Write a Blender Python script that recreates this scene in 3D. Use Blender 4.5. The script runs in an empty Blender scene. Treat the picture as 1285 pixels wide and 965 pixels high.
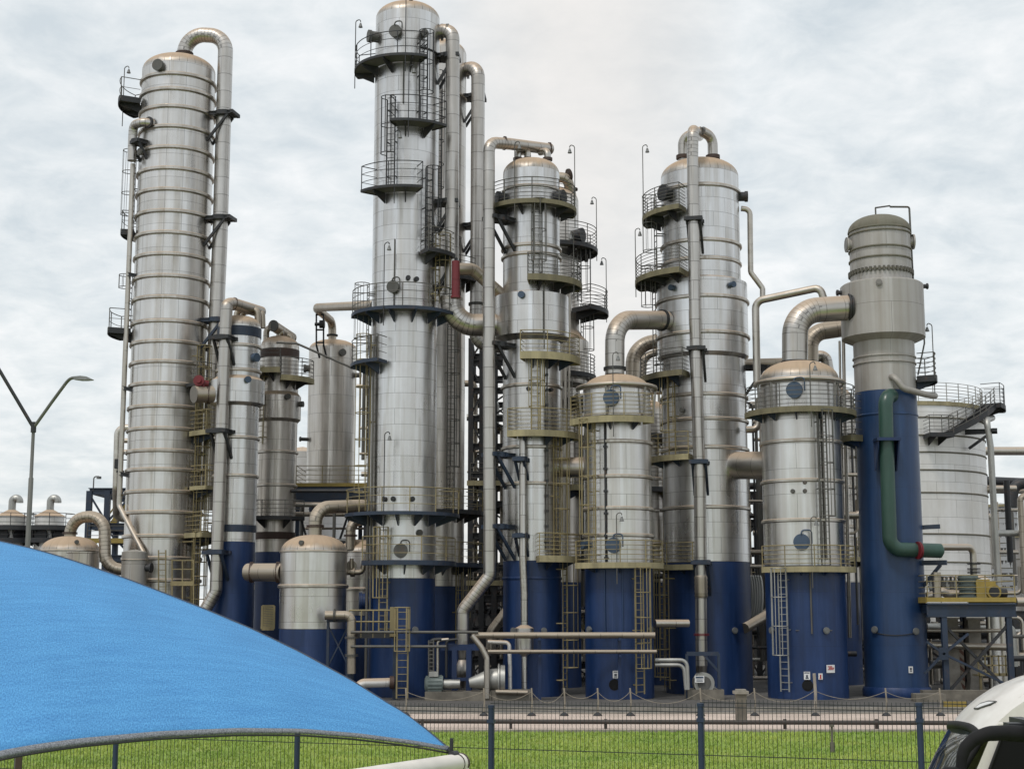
import bpy, math, random
from mathutils import Vector
rnd = random.Random(7)
S = bpy.context.scene
COL = S.collection
PI = math.pi
# ------------------------------------------------------------------ camera
FPX, IW, IH = 1850.0, 1285.0, 965.0
HOR = 765.0
TH = math.atan((HOR - IH/2)/FPX)
CH = 4.0
cam = bpy.data.cameras.new('camera'); camo = bpy.data.objects.new('camera', cam); COL.objects.link(camo)
cam.sensor_width = 36; cam.lens = 36*FPX/IW; cam.clip_end = 6000; cam.clip_start = .1
camo.location = (0, 0, CH); camo.rotation_euler = (PI/2 + TH, 0, 0)
S.camera = camo
# ------------------------------------------------------------------ world
SUN_EL, SUN_AZ = math.radians(58), math.radians(212)      # azimuth clockwise from +Y (north)
w = bpy.data.worlds.new('World'); S.world = w; w.use_nodes = True
nt = w.node_tree; N = nt.nodes; L = nt.links
bg = N['Background']; bg.inputs['Strength'].default_value = 0.1
sky = N.new('ShaderNodeTexSky'); sky.sky_type = 'NISHITA'; sky.sun_disc = False
sky.sun_elevation = SUN_EL; sky.sun_rotation = SUN_AZ; sky.air_density = 1.2; sky.dust_density = 2.0
tc = N.new('ShaderNodeTexCoord')
sep = N.new('ShaderNodeSeparateXYZ'); L.new(tc.outputs['Generated'], sep.inputs[0])
zz = N.new('ShaderNodeMath'); zz.operation = 'ABSOLUTE'; L.new(sep.outputs[2], zz.inputs[0])
za = N.new('ShaderNodeMath'); za.operation = 'ADD'; L.new(zz.outputs[0], za.inputs[0]); za.inputs[1].default_value = .22
dx = N.new('ShaderNodeMath'); dx.operation = 'DIVIDE'; L.new(sep.outputs[0], dx.inputs[0]); L.new(za.outputs[0], dx.inputs[1])
dy = N.new('ShaderNodeMath'); dy.operation = 'DIVIDE'; L.new(sep.outputs[1], dy.inputs[0]); L.new(za.outputs[0], dy.inputs[1])
cmb = N.new('ShaderNodeCombineXYZ'); L.new(dx.outputs[0], cmb.inputs[0]); L.new(dy.outputs[0], cmb.inputs[1])
n1 = N.new('ShaderNodeTexNoise'); n1.inputs['Scale'].default_value = 2.6; n1.inputs['Detail'].default_value = 9; n1.inputs['Roughness'].default_value = .6; n1.inputs['Distortion'].default_value = .25
n2 = N.new('ShaderNodeTexNoise'); n2.inputs['Scale'].default_value = 9.5; n2.inputs['Detail'].default_value = 10; n2.inputs['Roughness'].default_value = .6; n2.inputs['Distortion'].default_value = .35
L.new(cmb.outputs[0], n1.inputs['Vector']); L.new(cmb.outputs[0], n2.inputs['Vector'])
mxn = N.new('ShaderNodeMix'); mxn.data_type = 'FLOAT'; mxn.inputs[0].default_value = .47
L.new(n1.outputs[0], mxn.inputs[2]); L.new(n2.outputs[0], mxn.inputs[3])
cr = N.new('ShaderNodeValToRGB'); L.new(mxn.outputs[0], cr.inputs[0])
cr.color_ramp.elements[0].position = .38; cr.color_ramp.elements[0].color = (5.85, 6.4, 6.72, 1)
cr.color_ramp.elements[1].position = .62; cr.color_ramp.elements[1].color = (8.5, 8.6, 8.6, 1)
e = cr.color_ramp.elements.new(.50); e.color = (7.2, 7.55, 7.68, 1)
# a faint brownish plume drifting up between the columns (dense air seen in that part of the sky)
pl = N.new('ShaderNodeMath'); pl.operation = 'SUBTRACT'; L.new(sep.outputs[0], pl.inputs[0]); pl.inputs[1].default_value = .04
pm = N.new('ShaderNodeMath'); pm.operation = 'MULTIPLY'; L.new(pl.outputs[0], pm.inputs[0]); pm.inputs[1].default_value = 9.0
pp = N.new('ShaderNodeMath'); pp.operation = 'POWER'; L.new(pm.outputs[0], pp.inputs[0]); pp.inputs[1].default_value = 2
pa = N.new('ShaderNodeMapRange'); L.new(pp.outputs[0], pa.inputs[0]); pa.inputs[1].default_value = 0; pa.inputs[2].default_value = 1; pa.inputs[3].default_value = .62; pa.inputs[4].default_value = 0
fr = N.new('ShaderNodeMath'); fr.operation = 'GREATER_THAN'; L.new(sep.outputs[1], fr.inputs[0]); fr.inputs[1].default_value = 0
pf = N.new('ShaderNodeMath'); pf.operation = 'MULTIPLY'; L.new(pa.outputs[0], pf.inputs[0]); L.new(fr.outputs[0], pf.inputs[1])
mp = N.new('ShaderNodeMix'); mp.data_type = 'RGBA'; L.new(pf.outputs[0], mp.inputs[0]); L.new(cr.outputs[0], mp.inputs[6]); mp.inputs[7].default_value = (7.95, 7.45, 6.95, 1)
mx = N.new('ShaderNodeMix'); mx.data_type = 'RGBA'; mx.inputs[0].default_value = .9
L.new(sky.outputs[0], mx.inputs[6]); L.new(mp.outputs[2], mx.inputs[7]); L.new(mx.outputs[2], bg.inputs[0])
# ------------------------------------------------------------------ sun
sl = bpy.data.lights.new('sun', 'SUN'); sl.energy = 1.5; sl.angle = math.radians(11); sl.color = (1, .95, .88)
so = bpy.data.objects.new('sun', sl); COL.objects.link(so)
sd = Vector((math.sin(SUN_AZ)*math.cos(SUN_EL), math.cos(SUN_AZ)*math.cos(SUN_EL), math.sin(SUN_EL)))
so.rotation_euler = (-sd).to_track_quat('-Z', 'Y').to_euler(); so.location = sd*300
S.view_settings.view_transform = 'Standard'; S.view_settings.look = 'None'; S.view_settings.gamma = 1; S.view_settings.exposure = 0.25
S.view_settings.use_curve_mapping = False
S.render.resolution_x = 1024; S.render.resolution_y = 768
S.cycles.max_bounces = 8; S.cycles.glossy_bounces = 4; S.cycles.diffuse_bounces = 3

# ------------------------------------------------------------------ pixel helpers
CT, ST = math.cos(TH), math.sin(TH)
def W(px, py, Y):
    a = (px - IW/2)/FPX; b = (IH/2 - py)/FPX
    d = (a, CT - b*ST, ST + b*CT); t = Y/d[1]
    return Vector((a*t, Y, CH + d[2]*t))
def mpp(py, Y):            # metres per photo pixel at that row and distance
    b = (IH/2 - py)/FPX
    return Y/(CT - b*ST)/FPX

# ------------------------------------------------------------------ materials
def mat(name):
    m = bpy.data.materials.new(name); m.use_nodes = True
    t = m.node_tree; b = t.nodes['Principled BSDF']
    return m, t, b
def nd(t, typ, **kw):
    n = t.nodes.new(typ)
    for k, v in kw.items():
        if hasattr(n, k): setattr(n, k, v)
        else: n.inputs[k].default_value = v
    return n
def ramp(t, src, p0, c0, p1, c1):
    r = t.nodes.new('ShaderNodeValToRGB'); t.links.new(src, r.inputs[0])
    r.color_ramp.elements[0].position = p0; r.color_ramp.elements[0].color = (*c0, 1)
    r.color_ramp.elements[1].position = p1; r.color_ramp.elements[1].color = (*c1, 1)
    return r.outputs[0]
def mixc(t, f, a, b, mode='MIX'):
    m = t.nodes.new('ShaderNodeMix'); m.data_type = 'RGBA'; m.blend_type = mode
    for s, v in ((0, f), (6, a), (7, b)):
        if hasattr(v, 'links'): t.links.new(v, m.inputs[s])
        elif isinstance(v, (int, float)): m.inputs[s].default_value = v
        else: m.inputs[s].default_value = (*v, 1)
    return m.outputs[2]
def math_(t, op, a, b=0, clamp=False):
    m = t.nodes.new('ShaderNodeMath'); m.operation = op; m.use_clamp = clamp
    for i, v in enumerate((a, b)):
        if hasattr(v, 'links'): t.links.new(v, m.inputs[i])
        else: m.inputs[i].default_value = v
    return m.outputs[0]
def maprange(t, v, a, b, c, d):
    m = t.nodes.new('ShaderNodeMapRange'); t.links.new(v, m.inputs[0])
    for i, x in enumerate((a, b, c, d)): m.inputs[i+1].default_value = x
    return m.outputs[0]
def mapping(t, src, scale):
    m = t.nodes.new('ShaderNodeMapping'); t.links.new(src, m.inputs[0]); m.inputs['Scale'].default_value = scale
    return m.outputs[0]

def cladding(name, base=(.665, .672, .675), rough=.29, bw=1.5, rh=.74, seam=.011, dust=.9, metal=1.0, stain=.5, dustc=(.335, .25, .175), off=.5, vstr=1.0):
    """sheet metal cladding: panels with seams, streaks, dirt that settles on upward faces"""
    m, t, b = mat(name); LK = t.links.new
    uv = nd(t, 'ShaderNodeTexCoord').outputs['UV']
    oi = nd(t, 'ShaderNodeObjectInfo')
    br = nd(t, 'ShaderNodeTexBrick', offset=off, squash=1.0)
    LK(uv, br.inputs['Vector'])
    for k, v in (('Scale', 1), ('Mortar Size', seam), ('Mortar Smooth', .3), ('Bias', 0), ('Brick Width', bw), ('Row Height', rh)): br.inputs[k].default_value = v
    br.inputs['Color1'].default_value = (1.03, 1.03, 1.04, 1); br.inputs['Color2'].default_value = (.93, .925, .92, 1); br.inputs['Mortar'].default_value = (.97, .97, .97, 1)
    st = nd(t, 'ShaderNodeTexNoise', Scale=1.0, Detail=6.0, Roughness=.65); LK(mapping(t, uv, (2.4, .14, 1)), st.inputs['Vector'])
    st2 = nd(t, 'ShaderNodeTexNoise', Scale=1.0, Detail=4.0, Roughness=.6); LK(mapping(t, uv, (.55, .35, 1)), st2.inputs['Vector'])
    vs_ = nd(t, 'ShaderNodeTexNoise', Scale=1.0, Detail=3.0, Roughness=.55); LK(mapping(t, uv, (1.7, .035, 1)), vs_.inputs['Vector'])
    c = mixc(t, 1.0, base, br.outputs['Color'], 'MULTIPLY')
    c = mixc(t, 1.0, c, ramp(t, vs_.outputs[0], .34, tuple(1-(1-x)*vstr for x in (.80, .77, .73)), .62, (1+.07*vstr, 1+.075*vstr, 1+.085*vstr)), 'MULTIPLY')
    c = mixc(t, 1.0, c, ramp(t, st2.outputs[0], .3, (.84, .82, .79), .72, (1.08, 1.08, 1.09)), 'MULTIPLY')
    sf = maprange(t, st.outputs[0], .52, .78, 0, stain)
    c = mixc(t, sf, c, (.23, .185, .14))
    seamf = math_(t, 'MULTIPLY', br.outputs['Fac'], .62)
    c = mixc(t, seamf, c, (.09, .085, .08))
    # dust
    g = nd(t, 'ShaderNodeNewGeometry'); sx = nd(t, 'ShaderNodeSeparateXYZ'); LK(g.outputs['Normal'], sx.inputs[0])
    dn = nd(t, 'ShaderNodeTexNoise', Scale=1.0, Detail=5.0, Roughness=.6); LK(mapping(t, uv, (3.0, .4, 1)), dn.inputs['Vector'])
    dz = math_(t, 'ADD', sx.outputs[2], math_(t, 'MULTIPLY', math_(t, 'SUBTRACT', dn.outputs[0], .5), .5))
    df = math_(t, 'MULTIPLY', maprange(t, dz, .18, .62, 0, 1), dust, True)
    ds = mixc(t, dn.outputs[0], dustc, tuple(x*1.5 for x in dustc))
    c = mixc(t, df, c, ds)
    LK(c, b.inputs['Base Color'])
    mt = math_(t, 'SUBTRACT', metal, math_(t, 'MULTIPLY', math_(t, 'MAXIMUM', df, math_(t, 'MULTIPLY', sf, .8)), .85), True)
    LK(mt, b.inputs['Metallic'])
    r = maprange(t, st2.outputs[0], .3, .7, rough-.07, rough+.1)
    r = math_(t, 'ADD', r, math_(t, 'ADD', math_(t, 'MULTIPLY', df, .5), math_(t, 'MULTIPLY', sf, .3)), True)
    LK(r, b.inputs['Roughness'])
    bn = nd(t, 'ShaderNodeTexNoise', Scale=1.0, Detail=3.0, Roughness=.5); LK(mapping(t, uv, (1.3, .8, 1)), bn.inputs['Vector'])
    hb = math_(t, 'SUBTRACT', math_(t, 'MULTIPLY', bn.outputs[0], .05), math_(t, 'MULTIPLY', br.outputs['Fac'], .012))
    hb = math_(t, 'ADD', hb, math_(t, 'MULTIPLY', br.outputs['Color'], .02))
    bp = nd(t, 'ShaderNodeBump', Strength=.13, Distance=1.0); LK(hb, bp.inputs['Height']); LK(bp.outputs[0], b.inputs['Normal'])
    return m
def paint(name, col, rough=.45, var=.25, metal=0.0, rust=0.0, rustc=(.16, .075, .035), streak=True, scale=1.0, spec=.5, chalk=0.0, weld=None):
    m, t, b = mat(name); LK = t.links.new
    ob = nd(t, 'ShaderNodeTexCoord').outputs['Object']
    n1 = nd(t, 'ShaderNodeTexNoise', Scale=1.0, Detail=6.0, Roughness=.62)
    LK(mapping(t, ob, (2.2*scale, 2.2*scale, (.22 if streak else 2.2)*scale)), n1.inputs['Vector'])
    n2 = nd(t, 'ShaderNodeTexNoise', Scale=.5*scale, Detail=4.0, Roughness=.55); LK(ob, n2.inputs['Vector'])
    c = mixc(t, 1.0, col, ramp(t, n1.outputs[0], .3, (1-var,)*3, .7, (1+var*.6,)*3), 'MULTIPLY')
    c = mixc(t, 1.0, c, ramp(t, n2.outputs[0], .3, (1-var*.7,)*3, .7, (1+var*.4,)*3), 'MULTIPLY')
    if chalk:
        g0 = maprange(t, n1.outputs[0], .55, .8, 0, chalk); c = mixc(t, g0, c, tuple(.5*x + .12 for x in col))
    if rust:
        n3 = nd(t, 'ShaderNodeTexNoise', Scale=3.5*scale, Detail=7.0, Roughness=.7); LK(ob, n3.inputs['Vector'])
        c = mixc(t, maprange(t, n3.outputs[0], .55, .68, 0, rust), c, rustc)
    if weld:
        uv = nd(t, 'ShaderNodeTexCoord').outputs['UV']; br = nd(t, 'ShaderNodeTexBrick'); LK(uv, br.inputs['Vector'])
        for k, v in (('Scale', 1), ('Mortar Size', .014), ('Mortar Smooth', .6), ('Brick Width', weld[0]), ('Row Height', weld[1])): br.inputs[k].default_value = v
        br.inputs['Color1'].default_value = (1.06, 1.06, 1.06, 1); br.inputs['Color2'].default_value = (.92, .92, .92, 1); br.inputs['Mortar'].default_value = (1, 1, 1, 1)
        c = mixc(t, 1.0, c, br.outputs['Color'], 'MULTIPLY'); c = mixc(t, math_(t, 'MULTIPLY', br.outputs['Fac'], .45), c, tuple(x*.45 for x in col))
        dr = nd(t, 'ShaderNodeTexNoise', Scale=1.0, Detail=5.0, Roughness=.7); LK(mapping(t, uv, (5.0, .12, 1)), dr.inputs['Vector'])
        c = mixc(t, maprange(t, dr.outputs[0], .58, .74, 0, .35), c, tuple(x*1.5 + .035 for x in col))
        sc_ = nd(t, 'ShaderNodeTexNoise', Scale=4.0, Detail=8.0, Roughness=.75); LK(uv, sc_.inputs['Vector'])
        c = mixc(t, maprange(t, sc_.outputs[0], .66, .72, 0, .55), c, (.10, .055, .035))
        bp = nd(t, 'ShaderNodeBump', Strength=.25, Distance=.02); LK(math_(t, 'ADD', br.outputs['Fac'], math_(t, 'MULTIPLY', n2.outputs[0], 1.5)), bp.inputs['Height']); LK(bp.outputs[0], b.inputs['Normal'])
    LK(c, b.inputs['Base Color'])
    LK(maprange(t, n1.outputs[0], .3, .7, max(.05, rough-.1), min(1, rough+.15)), b.inputs['Roughness'])
    b.inputs['Metallic'].default_value = metal
    b.inputs['Specular IOR Level'].default_value = spec
    return m
M = {}
M['clad'] = cladding('column cladding')
M['clad2'] = cladding('column cladding with tall panels', base=(.64, .635, .62), bw=1.25, rh=1.25, off=0, stain=.55)
M['clad3'] = cladding('dirty cladding', base=(.60, .58, .55), rough=.31, bw=1.5, rh=1.1, stain=.85)
M['vessel'] = cladding('evaporator cladding', base=(.68, .68, .675), bw=2.3, rh=1.15, off=.5, rough=.31, stain=.35)
M['pipe'] = cladding('pipe cladding', base=(.53, .52, .50), rough=.33, bw=40, rh=.95, dust=.75, stain=.4, seam=.02)
M['pipe_tan'] = cladding('dusty pipe cladding', base=(.46, .42, .36), rough=.4, bw=40, rh=.95, dust=.9, stain=.6, seam=.02, dustc=(.31, .26, .205))
M['pipe_elbow'] = cladding('pipe elbow gores', base=(.53, .52, .50), rough=.33, bw=40, rh=.95, dust=.75, stain=.4, seam=.085)
M['pipe_tan_elbow'] = cladding('dusty elbow gores', base=(.46, .42, .36), rough=.4, bw=40, rh=.95, dust=.9, stain=.5, seam=.085, dustc=(.31, .26, .205))
M['thinpipe'] = cladding('thin pipe cladding', base=(.55, .53, .49), rough=.38, bw=40, rh=2.5, dust=.5, stain=.4, seam=.008)
M['dome'] = cladding('dome cladding', base=(.5, .47, .43), rough=.36, bw=.42, rh=9, off=0, seam=.02, dust=.97, stain=.35)
M['band'] = cladding('ring band', base=(.52, .50, .46), rough=.34, bw=40, rh=90, dust=.55, stain=.7)
M['tank'] = cladding('tank cladding', base=(.76, .76, .75), rough=.45, bw=2.6, rh=1.05, metal=.5, stain=.15, vstr=.3)
M['raw'] = cladding('dull bare steel', base=(.42, .412, .40), rough=.55, bw=4.2, rh=3.1, metal=.55, dust=.35, stain=.35, seam=.012, dustc=(.16, .15, .12))
M['rawdome'] = cladding('mossy steel head', base=(.15, .145, .115), rough=.75, bw=30, rh=30, metal=.1, dust=.55, stain=.8, seam=.01, dustc=(.13, .125, .10))
M['blue'] = paint('blue paint', (.0085, .032, .112), .42, .3, chalk=.12, weld=(3.1, 2.4))
M['blue2'] = paint('tower blue paint', (.016, .046, .125), .38, .25, chalk=.08, weld=(3.4, 2.4))
M['steelblue'] = paint('blue steelwork', (.018, .032, .060), .5, .3, rust=.2)
M['dark'] = paint('dark steelwork', (.022, .024, .028), .55, .3, rust=.25)
M['rail'] = paint('grey railing steel', (.10, .098, .09), .5, .3, rust=.35)
M['raily'] = paint('yellow railing paint', (.26, .215, .11), .55, .3, rust=.35)
M['fascia'] = paint('weathered yellow kick plate', (.32, .28, .165), .65, .35, rust=.35, rustc=(.10, .085, .05))
M['fasciadk'] = paint('mossy kick plate', (.175, .155, .095), .7, .35, rust=.4, rustc=(.06, .055, .04))
M['yellow'] = paint('safety yellow paint', (.30, .22, .05), .5, .2, rust=.2)
M['grate'] = paint('deck grating', (.10, .10, .095), .7, .3, rust=.3)
M['red'] = paint('red paint', (.15, .011, .018), .45, .25)
M['green'] = paint('green paint', (.026, .068, .054), .4, .22, chalk=.1)
M['cover'] = paint('grey manhole steel', (.085, .085, .08), .6, .3, rust=.3)
M['coverblue'] = paint('blue manhole steel', (.045, .075, .125), .5, .25)
M['lamp'] = paint('floodlight grey', (.15, .155, .155), .5, .2)
M['brown'] = paint('primer brown band', (.058, .034, .026), .6, .3)
M['galv'] = paint('galvanised steel', (.40, .40, .38), .42, .25, metal=.7)
M['polegrey'] = paint('weathered pole grey', (.13, .13, .125), .55, .25)
M['conc'] = paint('concrete', (.30, .275, .24), .9, .35, streak=False)
M['concdk'] = paint('stained concrete', (.16, .145, .12), .9, .4, streak=False)
M['white'] = paint('white sign enamel', (.72, .72, .72), .4, .1)
M['black'] = paint('black rubber', (.010, .010, .011), .7, .2, spec=.25)
M['beam'] = paint('cream white paint', (.74, .70, .64), .4, .12, streak=False, rust=.12, rustc=(.45, .38, .3))
M['motor'] = paint('motor grey green', (.13, .16, .155), .45, .2)
M['rope'] = paint('worn rope', (.26, .235, .19), .9, .3, streak=False)
M['fence'] = paint('dark blue fence coating', (.018, .033, .075), .45, .2)
M['wire'] = paint('dark fence wire', (.018, .022, .026), .5, .2)
# ------------------------------------------------------------------ mesh builder
class MB:
    def __init__(s): s.v = []; s.f = []; s.uv = []; s.sm = []; s.mi = []; s.cur = 0; s.elb = False
    def add(s, vs, fs, uvs=None, smooth=False):
        o = len(s.v); s.v += [tuple(x) for x in vs]
        for k, f in enumerate(fs):
            s.f.append([o + i for i in f]); s.sm.append(smooth); s.mi.append(s.cur)
            s.uv.append(uvs[k] if uvs else [(0.0, 0.0)]*len(f))
        return s
    def box(s, c, size, rz=0.0):
        hx, hy, hz = size[0]/2, size[1]/2, size[2]/2; ca, sa = math.cos(rz), math.sin(rz)
        vs = []
        for z in (-hz, hz):
            for x, y in ((-hx, -hy), (hx, -hy), (hx, hy), (-hx, hy)):
                vs.append((c[0] + x*ca - y*sa, c[1] + x*sa + y*ca, c[2] + z))
        return s.add(vs, [(0, 3, 2, 1), (4, 5, 6, 7), (0, 1, 5, 4), (1, 2, 6, 5), (2, 3, 7, 6), (3, 0, 4, 7)])
    def beam(s, p, q, wd, ht=None, up=(0, 0, 1)):
        p, q = Vector(p), Vector(q); ht = ht or wd; d = (q - p)
        if d.length < 1e-6: return s
        d.normalize(); u = Vector(up)
        if abs(d.dot(u)) > .98: u = Vector((0, 1, 0))
        r = d.cross(u).normalized(); u = r.cross(d).normalized()
        vs = []
        for c in (p, q):
            for a, b in ((-1, -1), (1, -1), (1, 1), (-1, 1)): vs.append(c + r*(a*wd/2) + u*(b*ht/2))
        return s.add(vs, [(0, 1, 2, 3), (7, 6, 5, 4), (0, 4, 5, 1), (1, 5, 6, 2), (2, 6, 7, 3), (3, 7, 4, 0)])
    def ibeam(s, p, q, wd, ht):
        p, q = Vector(p), Vector(q); t = ht*.12
        s.beam(p + Vector((0, 0, ht/2 - t/2)), q + Vector((0, 0, ht/2 - t/2)), wd, t)
        s.beam(p - Vector((0, 0, ht/2 - t/2)), q - Vector((0, 0, ht/2 - t/2)), wd, t)
        return s.beam(p, q, wd*.16, ht - 2*t)
    def tube(s, path, r, seg=14, caps=True, ev=5.0, closed=False, v0=0.0):
        """path: list of Vector or (Vector, elbow flag)"""
        P = [(x[0], x[1]) if isinstance(x, tuple) and isinstance(x[0], Vector) else (Vector(x), False) for x in path]
        pts = [Vector(x[0]) for x in P]; n = len(pts)
        R = r if isinstance(r, (list, tuple)) else [r]*n
        rings = []; nrm = None; vv = v0; vs = []; V = []
        for i in range(n):
            if closed: d = (pts[(i+1) % n] - pts[i-1])
            else: d = (pts[min(i+1, n-1)] - pts[max(i-1, 0)])
            d.normalize()
            if nrm is None:
                a = Vector((0, 0, 1)) if abs(d.z) < .9 else Vector((0, -1, 0))
                nrm = (a - d*a.dot(d)).normalized()
            else: nrm = (nrm - d*nrm.dot(d)).normalized()
            bn = d.cross(nrm)
            if i: vv += (pts[i] - pts[i-1]).length*(ev if (P[i][1] and P[i-1][1]) else 1)
            V.append(vv)
            for k in range(seg):
                a = 2*PI*k/seg
                vs.append(pts[i] + (nrm*math.cos(a) + bn*math.sin(a))*R[i])
        fs = []; uv = []
        for i in range(n if closed else n-1):
            j = (i+1) % n
            for k in range(seg):
                k2 = (k+1) % seg
                fs.append((i*seg + k, i*seg + k2, j*seg + k2, j*seg + k))
                u0, u1 = 2*PI*R[i]*k/seg, 2*PI*R[i]*(k+1)/seg
                va, vb = V[i], (V[j] if j else V[i] + .1)
                uv.append([(u0, va), (u1, va), (u1, vb), (u0, vb)])
        o_ = len(s.mi); s.add(vs, fs, uv, True)
        if s.elb:
            for i in range(n-1):
                if P[i][1] and P[(i+1) % n][1]:
                    for k in range(seg): s.mi[o_ + i*seg + k] = 1
        if caps and not closed:
            s.add([vs[k] for k in range(seg)], [tuple(range(seg))[::-1]])
            s.add([vs[(n-1)*seg + k] for k in range(seg)], [tuple(range(seg))])
        return s
    def lathe(s, c, prof, seg=56, a0=0.0, a1=2*PI, uo=0.0):
        """prof: bottom -> top list of (r, z); sharp corners get their own vertices"""
        full = abs(a1 - a0 - 2*PI) < 1e-6
        strips = []; cur = [prof[0]]
        for i in range(1, len(prof)):
            cur.append(prof[i])
            if i < len(prof)-1:
                ax, az = prof[i][0]-prof[i-1][0], prof[i][1]-prof[i-1][1]
                bx, bz = prof[i+1][0]-prof[i][0], prof[i+1][1]-prof[i][1]
                la, lb = math.hypot(ax, az), math.hypot(bx, bz)
                if la*lb > 0 and (ax*bx + az*bz)/(la*lb) < .86: strips.append(cur); cur = [prof[i]]
        strips.append(cur)
        rn = max(p[0] for p in prof); vv = prof[0][1]
        for st in strips:
            vs = []; V = [vv]
            for j in range(1, len(st)):
                vv += math.hypot(st[j][0]-st[j-1][0], st[j][1]-st[j-1][1]); V.append(vv)
            for (r, z) in st:
                for k in range(seg + 1):
                    a = a0 + (a1-a0)*k/seg
                    vs.append((c[0] + r*math.sin(a), c[1] - r*math.cos(a), z))
            fs = []; uv = []
            for j in range(len(st)-1):
                for k in range(seg):
                    b = j*(seg+1) + k
                    fs.append((b, b+1, b+seg+2, b+seg+1))
                    u0, u1 = uo + rn*(a0 + (a1-a0)*k/seg), uo + rn*(a0 + (a1-a0)*(k+1)/seg)
                    uv.append([(u0, V[j]), (u1, V[j]), (u1, V[j+1]), (u0, V[j+1])])
            s.add(vs, fs, uv, True)
        return s
    def disc_axis(s, p, d, r, h, seg=20):
        """short cylinder from p along d"""
        p, d = Vector(p), Vector(d).normalized()
        return s.tube([p, p + d*h], r, seg)

def arc_slab(mb, c, r0, r1, a0, a1, z0, z1, n=None):
    n = n or max(4, int(abs(a1-a0)/math.radians(6)))
    vs = []; fs = []
    for i in range(n+1):
        a = a0 + (a1-a0)*i/n; sx, sy = math.sin(a), -math.cos(a)
        vs += [(c[0]+r0*sx, c[1]+r0*sy, z0), (c[0]+r1*sx, c[1]+r1*sy, z0), (c[0]+r1*sx, c[1]+r1*sy, z1), (c[0]+r0*sx, c[1]+r0*sy, z1)]
    for i in range(n):
        b = 4*i
        for k in range(4):
            k2 = (k+1) % 4
            fs.append((b+k, b+4+k, b+4+k2, b+k2))
    fs += [(0, 1, 2, 3), (4*n+3, 4*n+2, 4*n+1, 4*n)]
    mb.add(vs, fs)
    return mb
def bend(pts, R, n=10):
    """polyline with rounded corners -> [(Vector, elbow)]"""
    P = [Vector(p) for p in pts]; out = [(P[0], False)]
    for i in range(1, len(P)-1):
        a, b = (P[i-1]-P[i]), (P[i+1]-P[i]); la, lb = a.length, b.length; a.normalize(); b.normalize()
        ang = PI - a.angle(b)
        if ang < .02: out.append((P[i], False)); continue
        rr = R[i-1] if isinstance(R, (list, tuple)) else R
        t = min(rr*math.tan(ang/2), la*.49 if i > 1 else la*.98, lb*.49 if i < len(P)-2 else lb*.98); rr = t/math.tan(ang/2)
        nrm = (a + b).normalized(); cen = P[i] + nrm*(rr/math.cos(ang/2))
        s0 = P[i] + a*t - cen; s1 = P[i] + b*t - cen
        for k in range(n+1):
            f = k/n
            v = (s0*math.sin((1-f)*ang) + s1*math.sin(f*ang))/math.sin(ang)
            out.append((cen + v, True))
    out.append((P[-1], False))
    return out

# ------------------------------------------------------------------ objects
def link_mesh(name, mb, m, origin=(0, 0, 0)):
    me = bpy.data.meshes.new(name); o3 = Vector(origin)
    me.from_pydata([tuple(Vector(v) - o3) for v in mb.v], [], mb.f)
    ms = m if isinstance(m, (list, tuple)) else [m]
    for x in ms: me.materials.append(M[x] if isinstance(x, str) else x)
    uvl = me.uv_layers.new(name='UVMap'); flat = []
    for f in mb.uv:
        for u in f: flat += [u[0], u[1]]
    uvl.data.foreach_set('uv', flat)
    me.polygons.foreach_set('use_smooth', mb.sm); me.polygons.foreach_set('material_index', mb.mi)
    me.update()
    o = bpy.data.objects.new(name, me); COL.objects.link(o)
    return o
def setp(o, label=None, cat=None, group=None, kind=None):
    if label: o['label'] = label
    if cat: o['category'] = cat
    if group: o['group'] = group
    if kind: o['kind'] = kind
    return o
def thing(name, label, cat, loc=(0, 0, 0), group=None):
    o = bpy.data.objects.new(name, None); COL.objects.link(o); o.location = loc; o.empty_display_size = .3
    return setp(o, label, cat, group)
def root(o):
    while o.parent: o = o.parent
    return o
def part(name, mb, m, parent, label=None):
    o = link_mesh(name, mb, m, root(parent).location); o.parent = parent
    if label: o['label'] = label
    return o
def solo(name, mb, m, label, cat, group=None, loc=None):
    if loc is None:
        zs = min(v[2] for v in mb.v); v0 = mb.v[0]; loc = (v0[0], v0[1], zs)
    o = link_mesh(name, mb, m, loc); o.location = loc
    return setp(o, label, cat, group)
def struct(name, mb, m, kind='structure'):
    return setp(link_mesh(name, mb, m), kind=kind)

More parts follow.
